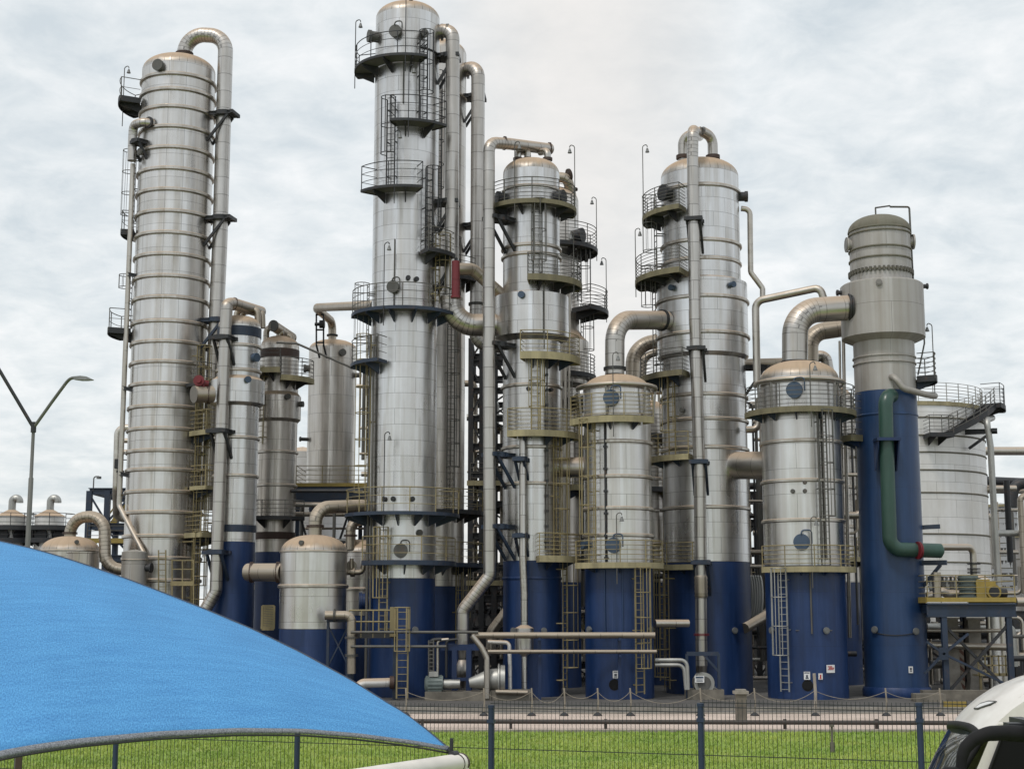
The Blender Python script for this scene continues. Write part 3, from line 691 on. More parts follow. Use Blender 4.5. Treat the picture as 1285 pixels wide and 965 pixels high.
# ---- short domed vessels
def short_vessel(name, label, cx, Y, wpx, ysh, yb, yring, m='vessel', group=None, foot=True):
    T = Tower(name, label, 'vessel', [(cx, (ysh+yb)/2)], Y, group); r = T.r = T.rad(wpx, (ysh+yb)/2); z1 = T.zf(ysh)
    T.shell([(r, T.zf(yb)), (r, z1)], m); T.dome(r, z1, r*.52)
    T.ring(r, z1, .05, .1)
    if foot: T.shell([(r-.015, 0), (r-.015, T.zf(yb)-.01)], 'blue', 'skirt')
    if yring: T.ring(r, T.zf(yring), .1, .17)
    return T
E = short_vessel('domed_vessel', 'short silver vessel with dusty tan dome and blue foot left of the tallest column', 393, 69, 83, 691, 789, 735)
E.manhole(E.ang(379, 681, E.r*.9), E.zf(681, E.r*.8), E.r*.85, .22, 'cover', .12)
for q in range(3):
    pass
E2 = short_vessel('domed_vessel', 'second domed silver vessel half hidden between the short tank and the tallest column', 455, 74, 62, 692, 772, 739, 'clad3')
ze = W(393, 669, E.Y).z
fx = W(470, 636, 71)
pipe('vapour_pipe', 'thick tan pipe arching from the short domed vessel right to the tallest column', 'pipe', [(W(395, 690, 69).x, 69, ze-.2), (W(395, 690, 69).x, 69, W(395, 637, 69).z), W(478, 634, 71)], .31, .75, 'pipe_tan', [((W(395, 690, 69).x, 69, ze+.32), (0, 0, 1))], 'brown', 1.35, 22)
pipe('vapour_pipe', 'smaller elbow pipe rising from the half hidden domed vessel below the yellow railed platform', 'pipe', [W(440, 690, 73), W(440, 652, 73), W(478, 654, 73.5)], .25, .55, 'pipe_tan', [(W(440, 672, 73), (0, 0, 1))], 'brown', 1.35, 20)
pipe('nozzle_pipe', 'short thick flanged pipe joining the blue footed column to the short domed vessel', 'pipe', [W(311, 718, 70.4), W(356, 718, 69.3)], .42, None, 'pipe_tan', [(W(316, 718, 70.3), (1, 0, 0)), (W(349, 718, 69.5), (1, 0, 0))], 'brown', 1.18)
pipe('drain_pipe', 'tan pipe with valve bending down in front of the short domed vessel', 'pipe', [W(408, 772, 66.3), W(441, 772, 66.3), W(441, 845, 66.3)], .2, .3, 'pipe_tan', [(W(420, 772, 66.3), (1, 0, 0)), (W(441, 800, 66.3), (0, 0, 1)), (W(441, 822, 66.3), (0, 0, 1))], 'cover', 1.5, 14)
mb = MB()
for px in (412, 437): mb.beam(W(px, 779, 66.7), Vector((W(px, 779, 66.7).x, 66.7, 0)), .12)
mb.beam(W(410, 778, 66.7), W(440, 778, 66.7), .16); mb.beam(W(412, 785, 66.7), W(437, 835, 66.7), .06); mb.beam(W(437, 785, 66.75), W(412, 835, 66.75), .06)
solo('pipe_support', mb, 'steelblue', 'cross braced blue support frame in front of the short domed vessel', 'frame')
mb = MB(); mb.tube(bend([W(433, 718, 70.5), W(455, 718, 70.5), W(456, 708, 70.5), W(460, 700, 70.8)], .25, 5), .13, 10); mb.disc_axis(W(441, 714, 70.4), (0, 0, 1), .1, .5, 8); mb.disc_axis(W(441, 710, 70.5), (0, -1, 0), .26, .06, 14); mb.disc_axis(W(440, 718, 70.5), (1, 0, 0), .22, .2, 12)
solo('valve', mb, 'pipe_tan', 'dusty valve and elbow on the half hidden domed vessel', 'valve')
mb = MB()
bx0, bx1 = W(329, 770, 71.5).x, W(344, 770, 71.5).x; 
for i in range(9): z = W(336, 762+3*i, 71.5).z; mb.beam((bx0, 71.5, z), (bx1, 71.5, z-.05), .06, .1)
for x in (bx0, bx1): mb.beam((x, 71.5, W(336, 760, 71.5).z), (x, 71.5, W(336, 789, 71.5).z), .1)
mb.beam((bx0, 71.5, W(336, 760, 71.5).z), (bx1, 71.5, W(336, 760, 71.5).z), .08); mb.beam((bx0, 71.5, W(336, 788, 71.5).z), (bx1, 71.5, W(336, 788, 71.5).z), .08, .2)
solo('landing_rail', mb, 'raily', 'small louvred yellow guard in the gap left of the short domed vessel', 'railing')

# ---- far left group
V = short_vessel('domed_vessel', 'low tan domed vessel under an arched pipe at far left of the plant', 87, 74, 72, 690, 740, None, 'clad3')
V.manhole(V.ang(96, 681, V.r*.9), V.zf(680, V.r*.7), V.r*.8, .2, 'cover', .15)
pipe('arched_pipe', 'tan arched pipe looping out of the low tan dome and down to its right', 'pipe', [W(88, 680, 74), W(88, 650, 74), W(131, 647, 73.6), W(132, 712, 73.4), W(165, 716, 73.4)], .29, .85, 'pipe_tan', [(W(88, 669, 74), (0, 0, 1))], 'brown', 1.25, 22, None, 16)
T = Tower('catch_pot', 'squat open rimmed silver pot in front of the low tan dome', 'vessel', [(103, 700)], 71.5); r = T.r = T.rad(35, 700); T.shell([(r, 0), (r, T.zf(694)), (r+.06, T.zf(693.5)), (r+.06, T.zf(692)), (0, T.zf(692)+.02)], 'dome', 'shell')
T = Tower('catch_pot', 'grey upright drum at the foot of the tall ringed column above the blue sail', 'vessel', [(169, 700)], 72.5); r = T.r = T.rad(32, 700); T.shell([(r*.8, 0), (r*.98, T.zf(722)), (r, T.zf(692)), (0, T.zf(691)+.1)], 'raw', 'shell'); T.ring(r, T.zf(702), .03, .06); T.nozzle(D2(80), T.zf(712), r, .5, .3, 'dark'); T.nozzle(D2(-15), T.zf(691)-.0, .05, .2, .1)
for k, (cx, wd, lab) in enumerate(((14, 36, 'white tank with gooseneck vent at the left edge behind the street lamp'), (62, 36, 'white tank with gooseneck vent just right of the street lamp'))):
    T = Tower('vent_tank', lab, 'tank', [(cx, 660)], 112, 'far white tanks with gooseneck vents'); r = T.r = T.rad(wd, 660); zt = T.zf(647)
    T.shell([(r, 0), (r, zt)], 'tank'); 
    mb = MB(); mb.lathe((T.X, T.Y), [(r+.1, zt), (.3, zt+.5), (0, zt+.55)], 32); part('roof', mb, 'dome', T.o)
    for py in (660, 676): T.platform((cx, py), r+.05, r+.8, -140, 95, 'dark', 'dark', 3, .35, 1.0, True)
    for aa in (-60, -10, 50):
        T.manhole(D2(aa), T.zf(671), r, 1.0, 'dark', .15)
    mb = MB(); vz = zt+.45; mb.tube(bend([(T.X, T.Y, vz), (T.X, T.Y, vz+.95), (T.X+.55, T.Y, vz+.95), (T.X+.55, T.Y, vz+.6)], .3, 6), .28, 12); part('vent_pipe', mb, 'galv', T.o)
# ---- tallest central column
Fc = Tower('distillation_column', 'tallest silver column in the centre with black railed platforms and a dark blue foot', 'column', [(510.5, 40), (508, 380), (505.5, 700)], 70)
r = Fc.r = Fc.rad(82.5, 400); z1 = Fc.zf(10)
Fc.shell([(r, Fc.zf(725)), (r, z1)], 'clad'); Fc.dome(r, z1, r*.5)
Fc.shell([(r-.012, 0), (r-.012, Fc.zf(725)-.01)], 'blue', 'skirt')
FR = r
Fc.platform((505, 67), r+.06, r+1.0, -105, 26, 'dark', 'dark', 3, .13, 1.15)
mb = MB(); mb.tube([pol(Fc, D2(x), r+.03, Fc.zf(58)) for x in range(26, 100, 6)], .05, 6); part('grab_rail', mb, 'dark', Fc.o)
Fc.platform((515, 149), r+.06, r+1.0, -14, 52, 'dark', 'dark', 3, .13, 1.2)
Fc.platform((500, 232), r+.06, r+1.0, -52, 22, 'dark', 'dark', 3, .13, 1.2)
Fc.platform((536, 311), r+.06, r+.95, 30, 78, 'rail', 'dark', 4, .2)
Fc.platform((505, 384), r+.06, r+.95, -88, 92, 'rail', 'steelblue', 3, .16, 1.15, brm='steelblue')
Fc.platform((470, 450), r+.06, r+.95, -92, -25, 'rail', 'steelblue', 3, .16, 1.15, brm='steelblue')
Fc.platform((505, 642), r+.06, r+1.1, -100, 95, 'raily', 'steelblue', 3, .16, 1.15, brm='steelblue')
Fc.platform((510, 704), r+.06, r+.95, -42, 92, 'raily', 'steelblue', 3, .22, 1.15, brm='steelblue')
for (px, py, d, L_) in ((473, 37, .62, .35), (498, 41, .62, .2), (530, 42, .42, .2), (495, 361, .6, .2), (503, 691, .66, .25)):
    Fc.manhole(Fc.ang(px, py, r), Fc.zf(py, r), r, d, 'cover', L_, px in (498, 495, 503))
for px, py in ((483, 626), (494, 626), (512, 349), (522, 350), (517, 626)): Fc.nozzle(Fc.ang(px, py, r), Fc.zf(py), r, .24, .15, 'dark')
Fc.nozzle(Fc.ang(526, 668, r), Fc.zf(668), r, .3, .12, 'cover')
Fc.ladder(Fc.ang(529, 90, r), Fc.zf(150), Fc.zf(42), r, 'dark', True, cz0=Fc.zf(118))
Fc.ladder(Fc.ang(493, 170, r), Fc.zf(232), Fc.zf(126), r, 'dark', True, cz0=Fc.zf(196))
Fc.ladder(Fc.ang(535, 250, r), Fc.zf(311), Fc.zf(210), r, 'dark', True, cz0=Fc.zf(290))
Fc.ladder(D2(-72), Fc.zc(450), Fc.zc(360), r, 'rail', True, cz0=Fc.zc(428))
Fc.ladder(D2(64), Fc.zc(384), Fc.zc(300), r, 'raily', True, cz0=Fc.zc(368))
Fc.ladder(D2(-62), Fc.zc(642), Fc.zc(425), r, 'raily', True, cz0=Fc.zc(620))
Fc.ladder(Fc.ang(480, 740, r+.3), Fc.zf(800), Fc.zf(662), r, 'raily', True, cz0=Fc.zf(750))
for a_, py, h in ((-88, 66, 2.6), (2, 67, 3.0), (6, 149, 2.6), (-8, 232, 2.6), (-18, 384, 3.0), (-15, 642, 3.6)):
    Fc.worklight(D2(a_), r+1.0, Fc.zf(py, r+1.0), h, 'dark')
mb = MB(); mb.tube([pol(Fc, D2(-58), r+.22, Fc.zc(425)), pol(Fc, D2(-58), r+.22, .3)], .07, 8); mb.tube([pol(Fc, D2(-52), r+.15, Fc.zc(440)), pol(Fc, D2(-52), r+.15, 4)], .05, 8); part('conduit', mb, 'rail', Fc.o)
mb = MB(); mb.tube([pol(Fc, D2(-2), r+.05, Fc.zf(130)), pol(Fc, D2(-2), r+.05, Fc.zf(70))], .04, 6); mb.tube([pol(Fc, D2(-14), r+.05, Fc.zf(300)), pol(Fc, D2(-14), r+.05, Fc.zf(384))], .03, 6); part('conduit', mb, 'rail', Fc.o)
Fc.manhole(D2(-82), Fc.zc(755), r, .9, 'blue', .3)
Fc.nozzle(Fc.ang(520, 790, r), Fc.zf(790), r, .3, .15, 'lamp', 'floodlight')
# base access stage
bz = W(468, 797, 66.5).z
tq = thing('access_stage', 'low stage with yellow rails in front of the tallest column', 'platform', (W(468, 797, 66.5).x, 66.5, 0))
x0, x1 = W(438, 797, 66.5).x, W(498, 797, 66.5).x
mb = MB(); mb.box(((x0+x1)/2, 66.9, bz), (x1-x0, .8, .07)); part('floor', mb, 'grate', tq)
mb = MB()
for y in (66.5, 67.3): mb.box(((x0+x1)/2, y, bz-.02), (x1-x0, .05, .2))
part('kick_plate', mb, 'dark', tq)
mb = MB()
for i in range(5): x = x0 + (x1-x0)*i/4; mb.tube([(x, 66.5, bz-.1), (x, 66.5, bz+1.1)], .035, 6)
for h in (1.1, .6): mb.tube([(x0, 66.5, bz+h), (x1, 66.5, bz+h)], .035, 6)
part('railing', mb, 'raily', tq)
mb = MB()
for x in (x0+.1, x1-.1): mb.beam((x, 66.6, 0), (x, 66.6, bz-.1), .14); mb.beam((x, 67.2, 0), (x, 67.2, bz-.1), .14)
part('leg', mb, 'steelblue', tq)
tq = thing('caged_ladder', 'yellow caged ladder standing before the blue foot of the tallest column', 'ladder', (W(505, 870, 66.2).x, 66.2, 0))
lx = W(505, 820, 66.2).x; zt_ = W(505, 762, 66.2).z
mb = MB()
for sg in (-1, 1): mb.beam((lx+sg*.24, 66.2, .15), (lx+sg*.24, 66.2, zt_), .07, .05, (0, 1, 0))
for i in range(int(zt_/.3)): mb.beam((lx-.24, 66.2, .3+.3*i), (lx+.24, 66.2, .3+.3*i), .03)
part('rails', mb, 'raily', tq)
mb = MB()
for px in (0, 1): pass
for zz_ in [2.2+i*.95 for i in range(int((zt_-2.2)/.95)+1)]:
    mb.tube([Vector((lx-.24, 66.2, zz_)), Vector((lx-.33, 65.9, zz_)), Vector((lx-.2, 65.6, zz_)), Vector((lx+.2, 65.6, zz_)), Vector((lx+.33, 65.9, zz_)), Vector((lx+.24, 66.2, zz_))], .028, 5)
for dx_, dy_ in ((-.33, -.3), (-.2, -.6), (.2, -.6), (.33, -.3)): mb.beam((lx+dx_, 66.2+dy_, 2.2), (lx+dx_, 66.2+dy_, zt_), .045, .02)
part('safety_cage', mb, 'raily', tq)
mb = MB(); mb.box((lx-.45, 66.4, W(505, 780, 66.2).z), (.28, .05, 1.3)); part('gate', mb, 'raily', tq)

# ---- column G behind
G = Tower('distillation_column', 'slightly shorter silver column standing close behind the tallest column', 'column', [(551.5, 100), (549, 500), (547.5, 700)], 77)
r = G.r = G.rad(68, 400); z1 = G.zf(58)
G.shell([(r, G.zf(735)), (r, z1)], 'clad3'); G.dome(r, z1, r*.55); G.shell([(r-.012, 0), (r-.012, G.zf(735)-.01)], 'blue', 'skirt')
G.ring(r, G.zf(114), .06, .12)
G.platform((570, 640), r+.06, r+1.0, 0, 95, 'raily', 'dark', 3, .22, 1.1); G.platform((565, 707), r+.06, r+1.0, 0, 95, 'raily', 'steelblue', 3, .22, 1.1, brm='steelblue')
G.ladder(D2(28), G.zf(640), G.zf(300), r, 'rail', True); G.ladder(D2(0), G.zf(290), G.zf(95), r, 'dark', True); G.ladder(D2(48), G.zf(830), G.zf(707), r, 'raily', True)
G.platform((575, 345), r+.06, r+.9, 30, 100, 'rail', 'dark', 4, .22)

# downcomers between F and H
dY = 69.6
zr = W(550, 41, Fc.Y).z
pipe('downcomer_pipe', 'thick silver pipe leaving the top of the tallest column and dropping beside it', 'pipe',
     [(Fc.X + FR - .1, 70, zr), (W(568, 40, dY).x, dY, zr), W(566.5, 370, dY)], .345, .55, 'pipe',
     [((Fc.X + FR + .12, 70, zr), (1, 0, 0)), (W(562, 41, 69.8), (1, -.1, 0))], 'cover', 1.22, 24, None, 14)
pipe('transfer_pipe', 'fat elbow pipe curving from the downcomer into the collar of the central right column', 'pipe',
     [W(566.5, 372, dY), W(566.5, 408, dY), W(632, 408, dY+.3)], .54, 1.1, 'pipe', [(W(566.5, 376, dY), (0, 0, 1))], 'pipe_tan', 1.02, 28, None, 18)
mb = MB(); mb.tube([W(572, 373, 68.3), W(572, 352, 68.3)], .2, 18); mb.tube([W(572, 351.5, 68.3), W(572, 328, 68.3)], .19, 18); mb.tube([W(572, 354, 68.3), W(572, 350, 68.3)], .17, 14); mb.tube([W(572, 374, 68.3), W(572, 371.5, 68.3)], .235, 18)
solo('actuator', mb, 'red', 'dark red upright cylinder in front of the central downcomer', 'actuator')
pipe('transfer_pipe', 'tan pipe slanting down right from the red cylinder behind the long thin downcomer', 'pipe', [W(572, 338, 68.9), W(593, 338, 69.3), W(634, 374, 70)], .3, .5, 'pipe_tan', [], 'dark', 1.2, 20)
gY = 76.2
zg = W(585, 89, G.Y).z
pipe('downcomer_pipe', 'silver pipe leaving the column behind and running down beside the long thin pipe', 'pipe',
     [(G.X + G.r - .1, 77, zg), (W(600, 88, gY).x, gY, zg), W(598.5, 372, gY), W(597, 432, gY), W(690, 440, gY)], .37, .75, 'pipe',
     [((G.X + G.r + .1, 77, zg), (1, 0, 0)), (W(594, 88.5, 76.6), (1, -.1, 0)), (W(598.5, 382, gY), (0, 0, 1))], 'cover', 1.22, 24, None, 14)
for T_, ys, reach in ((Fc, (74, 256, 330), .95), (G, (124, 285), 1.0)):
    for y in ys: T_.standoff(D2(86), T_.zc(y), T_.r, reach, .9, 'dark', 1.5, .4)

# ---- column H
H = Tower('distillation_column', 'silver column right of centre with wide collar and half round yellow edged platforms', 'column', [(667.5, 300), (667, 700)], 70)
r = H.r = H.rad(72, 450); z1 = H.zf(209); rw = H.rad(93, 395)
H.shell([(r, H.zf(703)), (r, H.zf(425)), (rw, H.zf(419)), (rw, H.zf(367)), (r, H.zf(364)), (r, z1)], 'clad'); H.dome(r, z1, r*.55)
H.shell([(r-.012, 0), (r-.012, H.zf(703)-.01)], 'blue', 'skirt'); H.ring(r, H.zf(725), .03, .12, 'blue')
for y in (306, 317, 482, 560, 606): H.ring(r, H.zf(y), .1, .16)
H.ring(r, H.zf(232), .07, .14)
for px in (650, 662, 687):
    mb = MB(); hx = W(px, 183, 70).x; zz0 = z1 + r*.36
    zt_ = W(px, 190, 70).z
    mb.tube(bend([Vector((hx - (.35 if px > 655 else -.35), 70.5, zt_+.1)), Vector((hx, 70-.1, zt_)), Vector((hx, 70-.1, zz0))], .3, 7), .17, 16); part('branch_pipe', mb, 'pipe', H.o)
    mb = MB(); mb.tube([(hx, 69.9, zz0+.18), (hx, 69.9, zz0+.32)], .24, 16); part('flange', mb, 'brown', H.o)
vY = 68.2
hp0 = W(613.5, 179, vY)
pipe('downcomer_pipe', 'long silver pipe from the collared column top, jogging left near the ground', 'pipe',
     [W(690, 187.5, 71.2), W(640, 181, 69.1), hp0, W(613.5, 430, vY), W(614.5, 722, vY), W(580.5, 766, vY), W(580.5, 815, vY)], .285, [.3, .55, .3, .5, .5], 'pipe',
     [(W(633, 180, 68.9), (1, .3, 0)), (W(689, 187.3, 71.15), (1, .3, 0))], 'brown', 1.18, 24, None, 14)
for y, mm in ((275, 'dark'), (433, 'dark'), (571, 'steelblue'), (661, 'steelblue')): H.standoff(D2(-50), H.zf(y), r, 1.25, .8, mm, 1.5, .32)
H.platform((667, 250), r+.06, r+.80, -112, 112, 'rail', 'fasciadk', 6, .22, 1.1)
H.platform((690, 346), r+.06, r+1.05, -5, 100, 'rail', 'fasciadk', 6, .3, 1.1, brm='dark')
H.platform((680, 443), r+.06, r+.95, -14, 82, 'raily', 'fascia', 5, .35, 1.1, brm='steelblue')
H.platform((670, 541), r+.06, r+.95, -30, 82, 'raily', 'fascia', 6, .3, 1.1, brm='steelblue')
H.platform((700, 699), r+.06, r+.9, 8, 84, 'raily', 'fascia', 6, .3, 1.1, brm='steelblue')
H.ladder(D2(10), H.zf(352), H.zf(254), r, 'rail', True, cz0=H.zf(330)); H.ladder(D2(6), H.zf(540), H.zf(447), r, 'raily', True, cz0=H.zf(512)); H.ladder(D2(46), H.zf(700), H.zf(545), r, 'raily', True, cz0=H.zf(670))
H.ladder(D2(64), .4, H.zf(700), r, 'raily', True, out=.3, cz0=H.zf(838)); 
mb = MB(); mb.tube([pol(H, D2(18), rw+.05, H.zf(440)), pol(H, D2(18), rw+.05, H.zf(345))], .035, 6); mb.tube([pol(H, D2(28), r+.12, H.zf(690)), pol(H, D2(28), r+.12, H.zf(450))], .045, 6); part('conduit', mb, 'rail', H.o)
for k in range(12): 
    mb = MB(); mb.box(pol(H, D2(28), r+.12, H.zf(470 + 19*k)), (.12, .1, .12)); part('clip', mb, 'dark', H.o)
H.manhole(H.ang(655, 370, rw), H.zf(370, rw), rw, .33, 'coverblue', .08)
for aa in (-72, 62): H.manhole(D2(aa), H.zf(243), r, .7, 'dark', .3)
H.worklight(D2(-22), r+.8, H.zf(250, r+.8), 2.8); H.worklight(D2(75), r+.8, H.zf(258), 3.2, side=-1); H.worklight(D2(55), r+1.05, H.zf(350), 2.2, side=-1)
for px, py in ((663, 488), (691, 488), (645, 791), (682, 791)): H.nozzle(H.ang(px, py, r), H.zf(py), r, .28 if py > 700 else .2, .12, 'lamp' if py > 700 else 'dark', 'floodlight' if py > 700 else 'nozzle')
# thin pipe and pot in front of H
tY = 68.05
runpipe('drop_pipe', 'slim silver pipe dropping in front of the collared column into a small pot', 'pipe', [W(656, 545, 68.4), W(656, 700, tY), W(658, 745, tY), W(658, 792, tY)], .17, .3, 'pipe', 14)
for y in (576, 672): H.standoff(D2(-17), H.zf(y, r+.6), r, .80, .5, 'steelblue', .9, .2)
mb = MB(); p = W(658, 815, tY); q_ = W(658, 788, tY)
mb.lathe((p.x, p.y), [(.12, p.z-.3), (.43, p.z), (.43, q_.z), (.15, q_.z+.15), (.08, q_.z+.15)], 24); mb.tube([(p.x, p.y, p.z-.3), (p.x, p.y, .3)], .13, 12); mb.tube([(p.x, p.y, .12), (p.x, p.y, .32)], .36, 16)
solo('separator_pot', mb, 'vessel', 'small silver pot hanging before the blue foot of the collared column', 'vessel')

# ---- column H2 behind H
H2 = Tower('distillation_column', 'silver column mostly hidden behind the collared column, showing its railed right side', 'column', [(696, 320), (694, 600)], 78)
r = H2.r = H2.rad(64, 330); z1 = H2.zf(246); rw = H2.rad(88, 450)
H2.shell([(r, H2.zf(730)), (r, H2.zf(485)), (rw, H2.zf(480)), (rw, H2.zf(425)), (r+.2, H2.zf(418)), (r, H2.zf(410)), (r, z1)], 'clad3'); H2.dome(r, z1, r*.6); H2.shell([(r-.012, 0), (r-.012, H2.zf(730)-.01)], 'blue', 'skirt')
H2.platform((735, 306), r+.06, r+1.0, -20, 118, 'rail', 'dark', 6, .22, 1.15); H2.platform((742, 383), r+.06, r+1.55, 40, 105, 'rail', 'dark', 6, .25, 1.15); H2.platform((742, 470), rw+.06, rw+.35, 20, 100, 'rail', 'dark', 6, .25, 1.1); H2.platform((735, 500), r+.06, r+1.2, 20, 100, 'rail', 'dark', 5, .3)
H2.platform((735, 610), r+.06, r+1.2, 20, 110, 'raily', 'fascia', 5, .3, brm='steelblue')
H2.ladder(D2(58), H2.zc(383), H2.zc(312), r, 'rail', True, cz0=H2.zc(370)); H2.ladder(D2(70), H2.zc(470), H2.zc(386), r, 'rail', True, cz0=H2.zc(442)); H2.ladder(D2(48), H2.zc(610), H2.zc(500), r, 'rail', True)
H2.worklight(D2(96), r+1.0, H2.zc(306), 2.6, side=-1); H2.worklight(D2(95), r+1.5, H2.zc(383), 2.6, side=-1)
H2.manhole(D2(62), H2.zc(300), r, .8, 'dark', .3); H2.manhole(D2(95), H2.zc(318), r, .9, 'dark', .4)
pipe('header_pipe', 'dusty elbow with blank end peeking over the right shoulder of the collared column', 'pipe', [W(697, 222, 77.2), W(712, 224, 77.2), W(717, 246, 77.6)], .28, .4, 'pipe_tan', [(W(717, 238, 77.6), (0, 0, 1)), (W(714, 220, 77.2), (1, .4, .3))], 'brown', 1.25)
for k in range(3):
    runpipe('riser_pipe', 'thin vertical pipe %s the right side of the hidden column' % ('close against', 'running down', 'standing off')[k], 'pipe', [W(706+4.5*k, 360, 75.6), W(705+4.5*k, 480+20*k, 75.6), W(703+4.5*k, 700, 75.6)], .06+.03*(k == 1), .2, 'thinpipe', 8)

# ---- evaporator vessel I
def evap(name, label, pts, Y, wpx, wy, ysh, ybl, rings, h=.5, m='vessel', foot='blue'):
    T = Tower(name, label, 'vessel', pts, Y, 'blue footed evaporator vessels'); r = T.r = T.rad(wpx, wy); z1 = T.zf(ysh)
    T.shell([(r, T.zf(ybl)), (r, z1)], m); T.dome(r, z1, r*h); T.shell([(r-.012, 0), (r-.012, T.zf(ybl)-.01)], foot, 'skirt')
    for y in rings: T.ring(r, T.zf(y), .1, .17)
    return T
I = evap('evaporator_vessel', 'blue footed evaporator under a fat elbow pipe between collared and widest columns', [(773.5, 500), (775.5, 650), (777.5, 800)], 68.5, 85, 600, 485, 710, (553, 597, 637, 671))
r = I.r
I.ring(r, I.zf(519), .06, .12)
mb = MB(); zz_ = I.zf(481, r*1.15)
mb.tube([pol(I, D2(x), r*1.16, zz_) for x in range(-100, 101, 8)], .11, 8)
for x in (-80, -20, 42, 90): mb.beam(pol(I, D2(x), r*1.16, zz_), pol(I, D2(x), r*1.08, I.zf(520)), .09); mb.beam(pol(I, D2(x), r*1.16, zz_), pol(I, D2(x), r-.05, zz_), .06)
part('deluge_ring', mb, 'band', I.o)
I.platform((765, 523), r+.06, r+.75, -72, 42, 'raily', 'fascia', 6, .3, 1.12, brm='steelblue'); I.platform((770, 707), r+.06, r+.6, -68, 64, 'raily', 'fascia', 5, .26, 1.05, brm='steelblue')
I.manhole(I.ang(767, 499, r+.2), I.zf(499, r+.2), r, .74, 'coverblue', .2, True); I.manhole(I.ang(770, 684, r+.2), I.zf(684, r+.2), r, .7, 'coverblue', .2, True); I.manhole(I.ang(738, 682, r), I.zf(682), r, .42, 'coverblue', .2)
I.ladder(I.ang(743, 600, r+.2), I.zf(707), I.zf(526), r, 'raily', True, cz0=I.zf(670)); I.ladder(I.ang(802, 760, r+.2), .3, I.zf(712), r, 'raily', True, cz0=I.zf(838))
I.worklight(D2(-6), r+.6, I.zf(707, r+.6), 2.2); I.worklight(D2(-8), r+.75, I.zf(523, r+.75), 2.9)
mb = MB(); mb.tube([pol(I, D2(-24), r+.07, I.zf(705)), pol(I, D2(-24), r+.07, I.zf(530))], .05, 6)
for py in range(560, 705, 28): mb.box(pol(I, D2(-24), r+.08, I.zf(py)), (.16, .12, .1))
part('conduit', mb, 'dark', I.o)
for px in (741, 815): I.nozzle(I.ang(px, 790, r), I.zf(790), r, .3, .15, 'lamp', 'floodlight')
I.nozzle(I.ang(771, 860, r), I.zf(859), r, .5, .02, 'black', 'drain_opening')
mb = MB(); mb.tube([pol(I, D2(-27), r+.03, I.zf(800)), pol(I, D2(-27), r+.03, I.zf(715))], .03, 6); mb.tube([pol(I, D2(2), r+.03, I.zf(790)), pol(I, D2(2), r+.03, I.zf(715))], .03, 6); part('conduit', mb, 'blue2', I.o)
J_Y = 72.5
zt_ = W(771.5, 462, 68.5).z
pipe('vapour_pipe', 'fat silver elbow pipe from the evaporator dome up and right into the wide column', 'pipe', [W(771.5, 470, 68.5), W(771.5, 402, 68.5), W(836, 402, 71.2)], .46, 1.25, 'pipe', [(W(771.5, 463, 68.5), (0, 0, 1)), (W(830.5, 402, 71), (1, .7, 0))], 'dark', 1.16, 30, None, 20)
pipe('transfer_pipe', 'horizontal fat pipe joining the collared column to the evaporator at mid height', 'pipe', [W(698, 586, 69.7), W(746, 586, 68.6)], .47, None, 'pipe', [], 'dark', 1.2, 28)
# second evaporator behind
I2 = evap('evaporator_vessel', 'second evaporator half hidden behind the one between the central columns', [(805, 520), (805, 700)], 81, 72, 600, 515, 730, (560, 600, 640), .5, 'clad3')
I2.platform((830, 545), I2.r+.05, I2.r+.8, -10, 95, 'rail', 'dark', 5, .25); I2.platform((830, 612), I2.r+.05, I2.r+.8, -10, 95, 'rail', 'dark', 5, .25); I2.platform((830, 705), I2.r+.05, I2.r+.8, -10, 95, 'raily', 'fascia', 5, .25)
I2.ladder(D2(42), I2.zc(700), I2.zc(545), I2.r, 'raily', True); I2.ladder(D2(30), .3, I2.zc(705), I2.r, 'raily', True)
pipe('vapour_pipe', 'second fat elbow pipe seen behind the one entering the wide column', 'pipe', [W(794, 510, 80), W(794, 430, 80), W(850, 428, 80)], .4, 1.3, 'pipe_tan', [], 'dark', 1.2, 24, None, 18)
pipe('vapour_pipe', 'small dusty pipe curling behind the railing left of the wide column', 'pipe', [W(806, 478, 78), W(808, 448, 78), W(830, 440, 78)], .2, .6, 'pipe_tan', [], 'dark', 1.2, 16)

# ---- column J
J = Tower('distillation_column', 'widest silver column, railed platforms on its left, a pipe down its front', 'column', [(878, 240), (881, 400), (884.5, 560), (889.5, 800)], J_Y)
r = J.r = J.rad(97, 270); z1 = J.zf(210); rw = J.rad(113, 395); r2 = J.rad(106, 560)
J.shell([(r2, J.zf(704)), (r2, J.zf(446)), (rw, J.zf(441)), (rw, J.zf(348)), (r, J.zf(345)), (r, z1)], 'clad'); J.dome(r, z1, r*.48)
J.shell([(r2-.012, 0), (r2-.012, J.zf(704)-.01)], 'blue', 'skirt')
for y, rr in ((231, r), (300, r), (323, r-.03), (372, rw), (417, rw), (494, r2), (525, r2), (561, r2), (636, r2)): J.ring(rr, J.zf(y), .1, .18)
for px, a1_ in ((856, -1), (893, 1)):
    mb = MB(); p = Vector((W(px, 190, J.Y).x, J.Y-.4, z1+r*.40)); c_ = Vector((J.X+.05, J.Y-.9, W(870, 168, J.Y-1).z))
    mb.tube(bend([p, Vector((p.x, p.y, c_.z+.0)), Vector((c_.x, c_.y, c_.z+.15))], .5, 8), .26, 16); part('branch_pipe', mb, 'pipe', J.o)
    mb = MB(); mb.tube([(p.x, p.y, p.z+.12), (p.x, p.y, p.z+.3)], .36, 16); part('flange', mb, 'brown', J.o)
jf = J.Y - rw - .38
